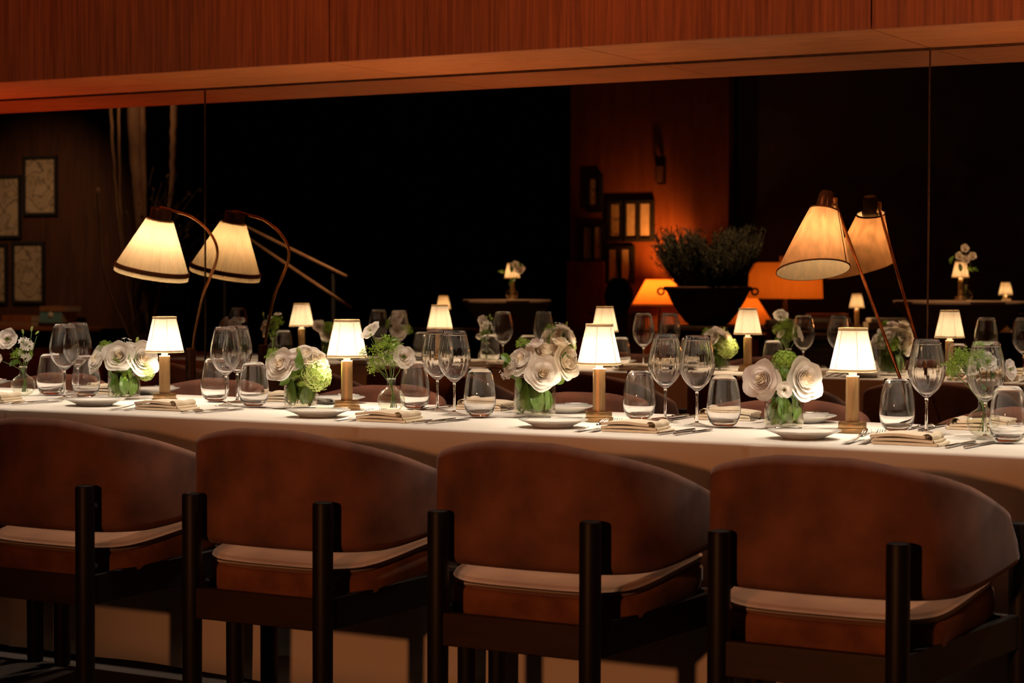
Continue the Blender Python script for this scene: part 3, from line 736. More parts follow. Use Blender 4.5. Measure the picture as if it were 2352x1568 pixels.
def add_flower(root, name, col, a, h, size, d=(0, -1, .3), dep=0.0, roll=0):
    """a: metres to the right seen from the camera side, h: height above the table, dep: towards the mirror, d: facing (local: -y = camera)"""
    size *= {'rose': .90, 'rosebud': .98, 'lisianthus': .88}.get(name, 1.0)
    o = bpy.data.objects.new(name, MESH[(name, col)]); COL.objects.link(o); o.parent = root
    o.location = (a, dep, h); o.scale = (size, size, size)
    q = Vector(d).normalized().to_track_quat('Z', 'Y'); o.rotation_mode = 'QUATERNION'
    from mathutils import Quaternion
    o.rotation_quaternion = q @ Quaternion((0, 0, 1), roll); return o
def stem_obj(root, p0, p1, r=.0016):
    bm = BM(); mid = (Vector(p0)+Vector(p1))/2+Vector((.004, .003, 0)); tube(bm, [p0, mid, p1], r, 6); return obj('stem', bm, M['stem'], root)
def cyl_vase(root, r, hgt, wl):
    bm = BM(); lathe(bm, [(.002, .0), (r-.002, .0), (r, .002), (r, hgt), (r-.0025, hgt), (r-.0025, .009), (.002, .009)], 64); obj('vase', bm, M['vaseglass'], root, angle=40)
    bm = BM(); lathe(bm, [(r-.0002, hgt-.001), (r+.0004, hgt), (r-.0012, hgt+.0008), (r-.0028, hgt), (r-.0002, hgt-.001)], 64); obj('rim', bm, M['solidglass'], root)
    bm = BM(); lathe(bm, [(.001, .0092), (r-.003, .0092), (r-.003, wl), (.001, wl)], 48); obj('water', bm, M['water'], root, angle=40)
def box_fill_leaves(root, r, hgt, n, seed, col='d'):
    rnd = random.Random(seed)
    for i in range(int(n*2.4)):
        a = rnd.random()*2*PI; rr = r*rnd.uniform(.25, .58); z = rnd.uniform(.028, hgt*.9)
        add_flower(root, 'leaf', col if rnd.random() < .6 else 'b', rr*math.cos(a), z, rnd.uniform(.019, .026), (math.cos(a), math.sin(a), rnd.uniform(-.2, .6)), rr*math.sin(a), rnd.random()*6)
    for i in range(9):
        a = i*2*PI/9+rnd.uniform(-.2, .2); rr = r*rnd.uniform(.60, .70); sz = hgt*rnd.uniform(.46, .58)
        add_flower(root, 'leaf', 'd', rr*math.cos(a), rnd.uniform(.012, .022), sz, (math.cos(a), math.sin(a), rnd.uniform(-.05, .1)), rr*math.sin(a), rnd.uniform(-.3, .3))
    for i in range(6):
        a = rnd.random()*2*PI; rr = r*.7
        stem_obj(root, (rr*math.cos(a), rr*math.sin(a), .012), (-rr*.6*math.cos(a), -rr*.6*math.sin(a), hgt+.02), .0017)
def flask_vase(root, s=1.0):
    prof = [(.002, .001), (.018, .001), (.030, .008), (.0395, .022), (.042, .036), (.0395, .050), (.030, .062), (.0175, .0695), (.0135, .074), (.0125, .080), (.0125, .094), (.0150, .0985)]
    bm = BM(); lathe(bm, [(r*s, z*s) for r, z in prof], 56); obj('vase', bm, M['vaseglass'], root)
    bm = BM(); lathe(bm, [(.0148*s, .0975*s), (.016*s, .099*s), (.0148*s, .1005*s), (.0136*s, .099*s), (.0148*s, .0975*s)], 40); obj('rim', bm, M['solidglass'], root)
    bm = BM(); lathe(bm, [(.001*s, .003*s), (.017*s, .003*s), (.029*s, .0095*s), (.0380*s, .0225*s), (.0405*s, .036*s), (.0385*s, .049*s), (.001*s, .049*s)], 48); obj('water', bm, M['water'], root, angle=40)
def px(n, k):  # photo pixels at that vase -> metres
    return n/k
def arrangement(name, label, loc, kind, items, K, r=.052, hgt=.10, wl=.07, leaves=12, seed=1, s=1.0, rot=None, stems=True):
    root = empty(name, label, 'flower vase', (loc[0], loc[1], ZT), YAW if rot is None else rot)
    if kind == 'cyl': cyl_vase(root, r, hgt, wl); box_fill_leaves(root, r, hgt, leaves, seed)
    else:
        flask_vase(root, s)
    for it in items:
        nm, col, dx, dy, sz, d = it[:6]; dep = it[6] if len(it) > 6 else 0
        a, h = dx/K, dy/K
        add_flower(root, nm, col, a, h, sz/K, d, dep, (dx*13+dy*7) % 6)
        if kind != 'cyl' and nm not in ('leaf',) and stems:
            stem_obj(root, (-a*.25+(.006 if dx > 0 else -.004), .004, .012), (a*.08, 0, .088*s), .0012)
            stem_obj(root, (a*.08, 0, .088*s), (a, dep, h-.01), .0011)
    return root
F = (0, -1, .35); L_ = (-.8, -.6, .4); Rr = (.8, -.6, .4); Tp = (0, -.4, 1); B_ = (0, .8, .5)
# dx, dy: photo pixels right of / above the vase base; K: pixels per metre there
K1, K2, K3, K4 = 695, 740, 822, 868
arrangement('rose_arrangement', 'glass vase of white roses left of the first table lamp', (-4.432, -1.509), 'cyl', [
    ('rose', 'w', -55, 88, 32, L_), ('rose', 'w', -8, 97, 34, F, -.02), ('rose', 'w', 42, 88, 36, (.5, -.8, .3)), ('rose', 'p', 38, 118, 22, Tp, .03), ('small_white_flower', 'p', 2, 122, 20, Tp, .02),
    ('flower_bud', 'g', 30, 134, 8, (.3, 0, 1)), ('filler_sprig', 'g', -42, 112, 24, (-.4, 0, 1), .02), ('hydrangea', 'y', 50, 62, 20, (.6, -.5, -.2)), ('hydrangea', 'g', -5, 82, 26, Tp, .03), ('rose', 'w', -30, 95, 24, B_, .05), ('rose', 'c', 30, 92, 26, B_, .05), ('rosebud', 'w', 18, 106, 24, (.2, -.7, .6)), ('rosebud', 'p', -34, 106, 20, (-.4, -.5, .8)),
    ('leaf', 'b', -12, 72, 26, (0, -.9, -.1), -.03), ('leaf', 'd', 22, 80, 30, (.3, -.9, .2), -.03), ('leaf', 'd', -32, 66, 22, (-.5, -.8, -.2), -.02), ('leaf', 'd', 5, 66, 22, (-.2, -.9, .2), -.03)], K1, .0525, .098, .072, 16, 11)
arrangement('rose_arrangement', 'glass vase with blush roses and a pale green hydrangea, left of the second lamp', (-3.675, -1.569), 'cyl', [
    ('rose', 'w', -38, 97, 38, (-.45, -.8, .4), -.02), ('rose', 'w', 10, 115, 32, (.1, -.6, .8)), ('rosebud', 'p', -12, 104, 24, F, -.03), ('rosebud', 'c', 30, 105, 26, (.5, -.6, .6)), ('hydrangea', 'y', 37, 74, 35, (.6, -.6, 0), -.01),
    ('filler_sprig', 'g', -62, 118, 20, (-.6, 0, .7)), ('hydrangea', 'g', -8, 86, 24, Tp, .02), ('flower_bud', 'g', -2, 128, 11, (0, -.3, 1), -.03), ('leaf', 'd', 2, 88, 30, (0, -.95, -.2), -.045), ('leaf', 'd', -18, 68, 24, (-.3, -.9, 0), -.045), ('rosebud', 'c', 12, 104, 18, Rr, -.02),
    ('rose', 'w', -20, 100, 24, B_, .045), ('rose', 'w', 25, 98, 26, B_, .045), ('hydrangea', 'y', -15, 80, 20, B_, .04), ('rose', 'p', 28, 118, 26, (.4, -.4, .9), .02), ('rosebud', 'c', 44, 104, 20, (.8, -.4, .5))], K2, .0510, .096, .048, 13, 12)
arrangement('rose_arrangement', 'largest glass vase, overflowing with cream roses, in the middle of the table', (-2.865, -1.536), 'cyl', [
    ('rose', 'w', 19, 104, 40, (.05, -.95, .25), -.045), ('rose', 'w', -27, 130, 38, (-.55, -.6, .6), -.01), ('rose', 'c', 68, 130, 40, (.75, -.6, .25), -.01), ('rosebud', 'c', 28, 146, 32, (0, -.7, .8)), ('rosebud', 'p', 4, 166, 24, (-.2, -.3, 1)),
    ('rosebud', 'c', 60, 168, 26, (.2, -.2, 1)), ('rose', 'c', 50, 150, 28, Tp, .01), ('filler_sprig', 'g', -28, 172, 20, (-.3, 0, 1)), ('small_white_flower', 'p', -70, 98, 18, (-.8, -.4, 0)), ('rose', 'w', -35, 112, 24, (-.9, -.3, 0)),
    ('leaf', 'd', -52, 132, 26, (-.6, -.7, .4), -.02, ), ('leaf', 'd', -80, 150, 28, (-.2, -.8, .5)), ('leaf', 'd', -58, 110, 24, (-.6, -.6, -.2)), ('leaf', 'b', 72, 92, 22, (.4, -.8, -.3)), ('leaf', 'd', -35, 98, 26, (-.3, -.9, -.1), -.04), ('leaf', 'd', 78, 152, 24, (.7, -.5, .5)),
    ('hydrangea', 'g', 10, 118, 36, Tp, .03), ('rose', 'w', 35, 128, 32, B_, .05), ('rose', 'w', -20, 120, 28, B_, .05), ('hydrangea', 'g', 50, 110, 24, B_, .045), ('leaf', 'd', -45, 118, 26, B_, .03), ('rose', 'w', 10, 142, 30, (-.1, -.5, .9), .01), ('rose', 'c', 48, 108, 26, (.5, -.8, -.1), -.01), ('rosebud', 'w', -8, 118, 24, (-.3, -.8, .4), -.015), ('rosebud', 'c', 80, 148, 22, (.9, -.2, .5)), ('rose', 'w', -52, 122, 26, (-.8, -.5, .3), -.01), ('rosebud', 'p', 34, 128, 22, (.1, -.6, .8), -.02)], K3, .0610, .118, .083, 22, 13)
arrangement('rose_arrangement', 'glass vase with two big white roses under a round green hydrangea', (-2.085, -1.55), 'cyl', [
    ('hydrangea', 'g', 2, 152, 31, (0, -.6, .8)), ('rose', 'p', -50, 112, 43, (-.5, -.8, .2), -.015), ('rose', 'w', 42, 112, 47, (.45, -.85, .2), -.015), ('rose', 'c', 58, 126, 36, (.8, 0, .3), .03), ('lisianthus', 'w', -6, 92, 20, (-.1, -1, .1), -.055),
    ('leaf', 'd', -4, 118, 26, (0, -.9, .3), -.04), ('leaf', 'd', -2, 128, 22, (-.2, -.9, .3), -.03), ('hydrangea', 'g', 0, 106, 30, Tp, .02), ('rose', 'w', -15, 118, 28, B_, .05), ('leaf', 'b', 60, 84, 18, (.5, -.6, -.4)), ('leaf', 'b', -85, 102, 12, (-.9, -.3, 0)),
    ('hydrangea', 'g', 25, 120, 24, B_, .05), ('leaf', 'd', -30, 92, 24, (-.4, -.9, -.1), -.02), ('leaf', 'd', 26, 90, 26, (.3, -.9, -.2), -.03)], K4, .0530, .104, .068, 16, 14)
# small round bud vases
arrangement('bud_vase', 'small round glass bud vase at the left edge with white blossoms', (-4.849, -1.539), 'flask', [
    ('lisianthus', 'p', -33, 128, 27, (-.2, -1, .3)), ('small_white_flower', 'p', 8, 118, 24, (.1, -.8, .4)), ('small_white_flower', 'p', 3, 96, 22, (.1, -.9, .1)), ('filler_sprig', 'g', -12, 92, 18, (-.2, -.2, 1)), ('flower_bud', 'g', 20, 152, 7, (.2, 0, 1)), ('flower_bud', 'g', 32, 144, 6, (.7, 0, .6)), ('flower_bud', 'g', 0, 146, 6, (-.2, 0, 1)),
    ('leaf', 'b', 16, 86, 14, (.8, -.6, -.2)), ('leaf', 'd', -6, 80, 18, (0, -1, .4)), ('leaf', 'd', -30, 66, 15, (-.6, -.6, .4)), ('lisianthus', 'p', -48, 86, 12, (-.8, -.3, 0)), ('lisianthus', 'w', 5, 112, 16, B_, .02)], 680, s=.98)
arrangement('bud_vase', 'small round glass bud vase with green sprigs beside the second table lamp', (-3.342, -1.566), 'flask', [
    ('lisianthus', 'w', -42, 176, 27, (-.55, -.5, .7)), ('lisianthus', 'w', 27, 122, 28, (.35, -.85, .3), -.02), ('filler_sprig', 'g', -12, 134, 40, (-.1, -.2, 1)), ('filler_sprig', 'g', -28, 104, 26, (-.6, -.3, .5)), ('filler_sprig', 'g', 5, 108, 24, (0, -.3, 1)), ('filler_sprig', 'y', -60, 132, 18, (-.9, 0, .3)),
    ('leaf', 'b', 14, 156, 18, (.1, -.9, .5)), ('leaf', 'd', -5, 160, 14, (-.3, -.9, .3)), ('flower_bud', 'g', -44, 172, 6, (0, -.8, .4), -.03), ('filler_sprig', 'g', 8, 138, 22, B_, .03), ('lisianthus', 'w', -5, 120, 18, B_, .03)], 745, s=1.0)
arrangement('bud_vase', 'small round glass bud vase behind the right wine glass with green sprigs', (-1.54, -1.545), 'flask', [
    ('filler_sprig', 'g', -48, 164, 42, (-.5, 0, .8)), ('filler_sprig', 'g', -12, 168, 34, (0, -.2, 1)), ('filler_sprig', 'g', -62, 150, 24, (-.9, -.2, .2)), ('lisianthus', 'w', 8, 168, 24, (.1, -.8, .4)), ('lisianthus', 'p', 54, 152, 27, (.7, -.7, .2)), ('small_white_flower', 'p', 22, 158, 18, F),
    ('leaf', 'd', 20, 130, 16, (.3, -.9, .2)), ('leaf', 'd', -8, 120, 14, (-.2, -.9, .2)), ('lisianthus', 'w', -20, 150, 22, B_, .03)], 890, s=1.0)
# arrangements further left, seen in the mirror only (facing the mirror: rot = YAW + pi flips the local frame)
arrangement('rose_arrangement', 'glass vase of roses and hydrangea, seen in the mirror behind the second table lamp', (-5.73, -1.53), 'cyl', [
    ('hydrangea', 'g', -30, 85, 28, F), ('rose', 'w', 45, 120, 22, F), ('hydrangea', 'y', -25, 112, 26, Tp), ('rose', 'p', -12, 100, 22, F), ('rose', 'w', 10, 92, 30, F), ('hydrangea', 'g', 10, 112, 24, Tp), ('leaf', 'd', 5, 70, 26, F), ('leaf', 'd', -20, 76, 26, F)], 740, .0510, .096, .06, 12, 21, rot=PI-YAW)
arrangement('bud_vase', 'bud vase of blush roses, in the mirror just left of the middle wine glasses', (-5.355, -1.56), 'flask', [
    ('rose', 'p', 8, 150, 24, (.3, -.8, .5)), ('rose', 'p', 2, 108, 26, F), ('filler_sprig', 'g', -26, 110, 24, (-.4, -.4, .6)), ('filler_sprig', 'g', 28, 132, 22, (.5, 0, .6)), ('flower_bud', 'w', -14, 172, 9, Tp), ('leaf', 'd', 0, 90, 18, F)], 740, rot=PI-YAW)
arrangement('bud_vase', 'bud vase of white blossoms and sprigs, in the mirror left of the leftmost mirrored lamp', (-6.10, -1.55), 'flask', [
    ('filler_sprig', 'g', -10, 130, 30, Tp), ('filler_sprig', 'g', 0, 104, 26, F), ('rose', 'c', 26, 118, 22, Rr), ('rose', 'c', 24, 92, 18, Rr), ('lisianthus', 'p', -18, 158, 15, Tp), ('flower_bud', 'g', 36, 160, 8, Tp), ('small_white_flower', 'p', 8, 145, 18, Tp)], 740, rot=PI-YAW)
arrangement('rose_arrangement', 'glass vase of roses, in the mirror left of the mirrored lamp post', (-6.32, -1.50), 'cyl', [
    ('rose', 'p', 0, 98, 34, F), ('rose', 'w', -20, 130, 28, Tp), ('rose', 'p', 25, 120, 26, Rr), ('leaf', 'd', 0, 70, 26, F)], 740, .0510, .096, .06, 10, 22, rot=PI-YAW)

# ------------------------------------------------------------------ floor lamps by the mirror
def axis_frame(c, d):
    q = Vector(d).normalized().to_track_quat('Z', 'Y').to_matrix().to_4x4(); return Matrix.Translation(c) @ q
# pleated one on the left
fl = empty('floor_lamp', 'floor lamp with a pleated cream shade on a curved brass neck, at the left', 'lamp', (-5.185, -.24, 0))
O = Vector((-5.185, -.24, 0))
cen = Vector((-5.379, -.24, 1.177)); axd = (UP*.98+RT*.152+Vector((.643, -.766, 0))*.14).normalized()
F1 = Matrix.Translation(-O) @ axis_frame(cen, axd)
bm = BM(); lathe(bm, [(.1495-.0965*k/8, .215*k/8) for k in range(9)], 336, ribs=48, amp=.022, mtx=F1); sh = obj('lamp_shade', bm, M['shade_big'], fl)
bm = BM(); lathe(bm, [(.1480, -.018), (.1500, -.017), (.151, .0), (.149, .002)], 192, ribs=32, amp=.008, mtx=F1); obj('hem', bm, M['shade_big'], sh)
bm = BM(); lathe(bm, [(.151, .000), (.1545, .003), (.1535, .015), (.146, .018)], 96, mtx=F1); obj('braid', bm, M['shade_braid'], sh)
bm = BM(); lathe(bm, [(.053, .206), (.053, .210), (.044, .216), (.043, .220), (.043, .256), (.040, .260), (.010, .262)], 40, mtx=F1); obj('cap', bm, M['bronze'], fl, angle=40)
nk = smooth_path([(-.13-.02, 0, 1.435), (-.111, 0, 1.428), (-.065, 0, 1.416), (.012, 0, 1.395), (.090, 0, 1.345), (.136, 0, 1.285), (.140, 0, 1.230), (.112, 0, 1.165), (.070, 0, 1.085), (.042, 0, .99), (.022, 0, .90), (.012, 0, .78), (.008, 0, .5)], 6)
bm = BM(); tube(bm, nk, .0058, 12); obj('neck', bm, M['darkbrass'], fl)
bm = BM(); lathe(bm, [(.021, .03), (.021, .865), (.018, .869), (.008, .869)], 24, 0.006, 0); obj('pole', bm, M['bronze'], fl, angle=40)
bm = BM(); lathe(bm, [(.005, 0), (.135, 0), (.14, .004), (.138, .018), (.03, .030), (.02, .04)], 48); obj('base', bm, M['bronze'], fl, angle=40)
bulb('floor_lamp_bulb', cen+axd*.12, 1.75, (1, .80, .55), .022)
# linen one on the right
fr = empty('floor_lamp', 'floor lamp with a tilted linen cone shade on a slanting rod, at the right', 'lamp', (-1.96, -.15, 0))
O = Vector((-1.96, -.15, 0))
cen = Vector((-2.526, -.225, 1.184)); top = Vector((-2.487, -.225, 1.386)); TC = Vector((.366, -.931, 0))
N0 = ((RT*-.088+UP*.996)*.968-TC*.25).normalized(); N1 = ((RT*.163+UP*.987)*.975-TC*.20).normalized(); axd = (top-cen).normalized()
def loft(r, t, a):
    n = N0.lerp(N1, t).normalized(); c = cen.lerp(top, t); u = (RT-n*RT.dot(n)).normalized(); v = n.cross(u)
    return c+u*(r*math.cos(a))+v*(r*math.sin(a))-O
def loft_ring(bm, prof, seg=96):
    rings = [[bm.verts.new(loft(r, t, 2*PI*k/seg)) for k in range(seg)] for r, t in prof]
    for a, b in zip(rings, rings[1:]):
        for k in range(seg): bm.faces.new((a[k], a[(k+1) % seg], b[(k+1) % seg], b[k]))
rr_ = lambda t: .1235+(.0490-.1235)*t
bm = BM(); loft_ring(bm, [(rr_(k/10), k/10) for k in range(11)]); sh = obj('lamp_shade', bm, M['shade_linen'], fr)
bm = BM(); loft_ring(bm, [(.1226, -.004), (.1252, -.004), (.1242, .022), (.1222, .022)]); obj('hem', bm, M['shade_braid'], sh)
bm = BM(); loft_ring(bm, [(.0490, .980), (.0508, .980), (.0500, 1.006), (.0480, 1.006)]); obj('hem', bm, M['shade_braid'], sh)
bm = BM(); tube(bm, [loft(rr_(t)+.0008, t, -.62) for t in (0.0, .5, 1.0)], .0018, 6); obj('seam', bm, M['shade_braid'], sh)
F2 = Matrix.Translation(top-O) @ N1.to_track_quat('Z', 'Y').to_matrix().to_4x4()
bm = BM(); lathe(bm, [(.030, -.006), (.031, .004), (.029, .030), (.024, .058), (.020, .064)], 48, ribs=16, amp=.03, mtx=F2); lathe(bm, [(.001, .064), (.020, .064)], 48, mtx=F2); obj('cap', bm, M['bronze'], fr, angle=40)
bm = BM(); tube(bm, [Vector((-2.455, -.215, 1.412))-O, Vector((-2.25, -.135, .826))-O, Vector((-1.965, -.10, .03))-O], .0056, 12); obj('rod', bm, M['darkbrass'], fr)
bm = BM(); tube(bm, [Vector((-2.475, -.24, 1.400))-O, Vector((-2.450, -.215, 1.404))-O], .007, 10); lathe(bm, [(.002, -.02), (.010, -.018), (.010, .018), (.002, .02)], 16, mtx=Matrix.Translation(Vector((-2.455, -.215, 1.408))-O)); obj('joint', bm, M['brass'], fr)
bm = BM(); lathe(bm, [(.005, 0), (.125, 0), (.13, .004), (.128, .020), (.02, .028), (.01, .04)], 48); obj('base', bm, M['bronze'], fr, angle=40)
bulb('floor_lamp_bulb', cen+axd*.13, 1.0, (1, .72, .46), .025)

# ------------------------------------------------------------------ the room seen in the mirror
lamps2 = [(-7.74, -6.80, .993, 'small brass lamp on the round cocktail table at centre, seen in the mirror'), (-4.40, -7.36, 1.008, 'small brass lamp on the right-hand cocktail table, seen in the mirror'),
          (-8.98, -7.80, .73, 'small brass lamp seen in the mirror just above another lamp, left of the cocktail table'), (-5.620, -8.578, .766, 'small brass lamp on the book-covered sideboard, seen in the mirror'),
          (-5.02, -10.6, .86, 'small brass lamp at the right edge, upper of two, seen in the mirror'), (-4.869, -10.1, .72, 'small brass lamp at the right edge, lower of two, seen in the mirror')]
for i, (x, y, z, lab) in enumerate(lamps2):
    place(lamp, False, (x, y, z), i*.6, lab, 'small lamps around the room behind')
    bulb('lamp_bulb', (x, y, z+.196), 1.2, (1, .68, .38), .012)
def side_table(x, y, h, label, rx=.30, ry=.30):
    root = empty('side_table', label, 'table', (x, y, 0))
    bm = BM(); lathe(bm, [(.01, h-.025), (rx, h-.025), (rx, h), (.01, h)], 40); obj('table_top', bm, M['darkwood_x'], root, angle=40)
    bm = BM(); lathe(bm, [(.18, 0), (.18, .015), (.03, .03), (.025, h-.025)], 24); obj('pedestal', bm, M['darkwood'], root, angle=40)
side_table(-8.98, -7.80, .73, 'dark pedestal table under a small lamp, left of the cocktail table in the mirror')
side_table(-4.95, -10.2, .72, 'dark pedestal table at the right edge in the mirror', .28)
side_table(-5.02, -10.72, .86, 'taller dark pedestal table at the right edge in the mirror', .2)
def cocktail(x, y, r, h, label, lab2):
    root = empty('cocktail_table', label, 'table', (x, y, 0))
    bm = BM(); lathe(bm, [(.01, h-.02), (r, h-.02), (r, h), (.01, h)], 48); obj('table_top', bm, M['darkwood_x'], root, angle=40)
    bm = BM(); lathe(bm, [(.25, 0), (.25, .02), (.03, .03), (.03, h-.03)], 24); obj('pedestal', bm, M['darkwood'], root, angle=40)
    bm = BM(); lathe(bm, [(r*.85, .012), (r*.55, .25), (r*.30, .50), (r*.50, .72), (r*.86, .90), (r+.006, h-.022), (r+.006, h), (r, h+.004), (.01, h+.004)], 72, ribs=4, amp=.04)
    c = obj('fitted_cover', bm, M['cocktailcloth'], root, angle=60); c['label'] = lab2
cocktail(-7.77, -6.77, .335, .985, 'round cocktail table behind the cream roses, seen in the mirror', 'brown fitted cloth tapering down on the round cocktail table at centre')
cocktail(-4.44, -7.45, .45, .999, 'wider cocktail table at the right, seen in the mirror', 'brown fitted cloth on the wider cocktail table at the right')
def bgvase(x, y, z, label, items):
    r = arrangement('bud_vase', label, (x, y), 'flask', items, 740, rot=PI-YAW, s=1.1); r.location.z = z; return r
bgvase(-7.64, -6.62, .991, 'bud vase with leaves and a pale rose on the centre cocktail table, in the mirror', [('rose', 'p', -45, 170, 26, F), ('rose', 'w', -20, 195, 20, F), ('leaf', 'd', -20, 120, 34, F), ('leaf', 'b', 35, 150, 30, F), ('leaf', 'd', 0, 150, 34, F), ('leaf', 'd', -30, 200, 26, F), ('flower_bud', 'w', 5, 190, 16, Tp)])
bgvase(-4.30, -7.17, 1.005, 'bud vase of white blooms on the right cocktail table, in the mirror', [('rose', 'w', -30, 230, 20, F), ('rose', 'w', 5, 215, 22, F), ('rose', 'w', 38, 230, 20, F), ('rose', 'w', 10, 270, 20, F), ('leaf', 'b', 0, 170, 30, F), ('leaf', 'd', 30, 150, 34, F), ('leaf', 'd', -30, 170, 26, F), ('leaf', 'd', 80, 190, 36, Rr)])

def framed(x0, x1, z0, z1, label, split=False, y=-11, mt=.03):
    cx = (x0+x1)/2; root = empty('picture_frame', label, 'picture', (cx, y+.001, z0)); w, h = x1-x0, z1-z0; f = .035
    bm = BM()
    for bx in ((-w/2, -w/2+f, 0, h), (w/2-f, w/2, 0, h), (-w/2+f, w/2-f, 0, f), (-w/2+f, w/2-f, h-f, h)): box(bm, bx[0], bx[1], 0, .035, bx[2], bx[3])
    obj('frame', bm, M['black'], root, smooth=False)
    xs = [(-w/2+f, w/2-f)] if not split else [(-w/2+f, -.018), (.018, w/2-f)]
    if split:
        bm = BM(); box(bm, -.018, .018, 0, .035, f, h-f); obj('divider', bm, M['black'], root, smooth=False)
    for a, c in xs:
        bm = BM(); box(bm, a, c, .004, .014, f, h-f); obj('print', bm, M['drawing'] if not split else M['paper'], root, smooth=False)
framed(-16.72, -16.20, 1.86, 2.55, 'tall framed drawing high on the left wall')
framed(-17.55, -16.76, 1.60, 2.34, 'framed drawing cut by the left edge, upper one')
framed(-17.50, -16.98, .83, 1.54, 'framed drawing at the left edge, lower one')
framed(-16.90, -16.40, .84, 1.56, 'framed drawing with a glint of lamplight, low on the left wall')
framed(-9.30, -9.13, 1.80, 2.16, 'narrow dim frame topmost on the orange wall')
framed(-9.07, -8.88, 1.51, 1.91, 'single narrow frame left of the pair on the orange wall')
framed(-8.90, -8.57, 1.51, 1.91, 'frame with two light prints beside the orange glow', True)
framed(-9.37, -9.09, 1.30, 1.69, 'frame with two dark prints, leftmost on the orange wall', True)
framed(-9.09, -8.78, 1.10, 1.47, 'frame with two bright prints, lowest on the orange wall', True)
# sideboard on the left wall with books
root = empty('console', 'long wood console under the framed drawings at the left', 'console table', (-16.6, -10.75, 0))
bm = BM(); box(bm, -1.9, 1.45, -.22, .22, .545, .585, .004); obj('table_top', bm, M['wallwood'], root, smooth=False)
for sx in (-1.8, 0, 1.35):
    bm = BM(); box(bm, sx-.03, sx+.03, -.18, .18, 0, .545); obj('leg', bm, M['darkwood'], root, smooth=False)
def book(x, y, z, w, d, h, m, label, rz=0, name='book'):
    bm = BM(); box(bm, -w/2, w/2, -d/2, d/2, 0, h, .002); root = empty(name, label, 'book', (x, y, z), rz)
    obj('cover', bm, m, root, smooth=False)
    bm = BM(); box(bm, -w/2-.0010, w/2+.0010, -d/2-.0012, d/2-.006, .004, h-.004); obj('pages', bm, M['paper'], root, smooth=False)
book(-16.0, -10.75, .586, .34, .25, .045, M['darkwood_x'], 'dark book at the bottom of the stack on the left console')
book(-15.98, -10.75, .632, .33, .24, .125, M['book_teal'], 'thick teal picture book with a pale spine on the left console')
bm = BM(); lathe(bm, [(.001, 0), (.036, 0), (.036, .002), (.001, .002)], 32, mtx=Matrix.Translation((0, .1205, .085)) @ Matrix.Rotation(-PI/2, 4, 'X')); obj('spine_emblem', bm, M['paper'], bpy.data.objects['book.001'])
book(-15.95, -10.75, .758, .38, .26, .06, M['book_brown'], 'brown book on top of the teal one')
book(-16.55, -10.75, .586, .55, .24, .05, M['book_brown'], 'wide brown book lying left of the teal book')
book(-16.50, -10.75, .637, .45, .24, .07, M['wallwood'], 'dark red-brown book stacked left of the teal book')
book(-17.12, -10.70, .586, .30, .20, .075, M['paper'], 'cream box-like book at the left edge of the console')
# tall bare branches in a floor vase, lit from above
root = empty('branch_arrangement', 'tall pale branches and dark twigs standing behind the pleated floor lamp', 'branches', (-11.15, -6.55, 0))
bm = BM(); lathe(bm, [(.14, 0), (.2, .15), (.22, .4), (.14, .62), (.12, .68)], 32); obj('vase', bm, M['urn'], root)
random.seed(8)
trunks = [((-.26, .14, 2.75), (-.22, .12, 1.9), (-.14, .1, 1.2), (-.05, .03, .5), .016), ((-.20, .10, 2.8), (-.19, .1, 1.95), (-.16, .08, 1.3), (-.04, .02, .5), .014), ((-.09, .03, 2.8), (-.07, .03, 2.1), (-.02, .02, 1.4), (0, 0, .5), .068),
          ((-.03, 0, 2.8), (-.02, 0, 2.2), (0, 0, 1.7), (.02, 0, .5), .034), ((.20, -.14, 2.8), (.19, -.14, 2.3), (.16, -.12, 1.7), (.03, -.02, .5), .036), ((-.34, .2, 1.9), (-.33, .18, 1.5), (-.28, .16, 1.1), (-.06, .04, .5), .014)]
for a_, b_, c_, d_, r in trunks:
    bm = BM(); pts = smooth_path([a_, b_, c_, d_], 8); tube(bm, [p+Vector((random.uniform(-.006, .006), 0, 0)) for p in pts], [r*(1-.6*i/len(pts)) for i in range(len(pts))], 8); obj('branch', bm, M['bark'], root)
bm = BM()
for i in range(70):
    p = Vector((random.uniform(-.1, .1), random.uniform(-.08, .08), random.uniform(.8, 1.4))); d = Vector((random.uniform(-.1, .55), random.uniform(-.3, .1), random.uniform(.3, .9))).normalized()
    q = p+d*random.uniform(.4, .8); q.z = min(q.z, 2.2); mid = (p+q)/2+Vector((random.uniform(-.04, .04), 0, .03)); tube(bm, [p, mid, q], [.006, .004, .002], 4)
    for k in range(7):
        c = p.lerp(q, random.uniform(.3, 1))+Vector([random.uniform(-.03, .03) for _ in range(3)]); Q = look([random.uniform(-1, 1) for _ in range(3)]); s = random.uniform(.015, .03)
        bm.faces.new([bm.verts.new(c+Q @ Vector(v)) for v in ((-s*.5, 0, 0), (0, -s, 0), (s*.5, 0, 0), (0, s, 0))])
obj('twigs', bm, M['twig'], root)
spot('unseen_overhead_spot', (-10.9, -6.0, 3.9), (-11.15, -6.55, 2.4), 90, 40, WARM, .05, .9)
spot('unseen_overhead_spot', (-7.5, -5.3, 3.9), (-7.75, -6.75, .9), 330, 34, WARM, .05, .9)  # added spot to brighten the centre cocktail table
spot('unseen_overhead_spot', (-4.1, -5.9, 3.9), (-4.4, -7.4, .9), 420, 38, WARM, .05, .9)  # added spot to brighten the right cocktail table
spot('drawings_fill', (-15.2, -8.0, 3.9), (-16.6, -11, 1.2), 320, 52, WARM, .1, .9)  # added fill for the framed drawings, no known fitting
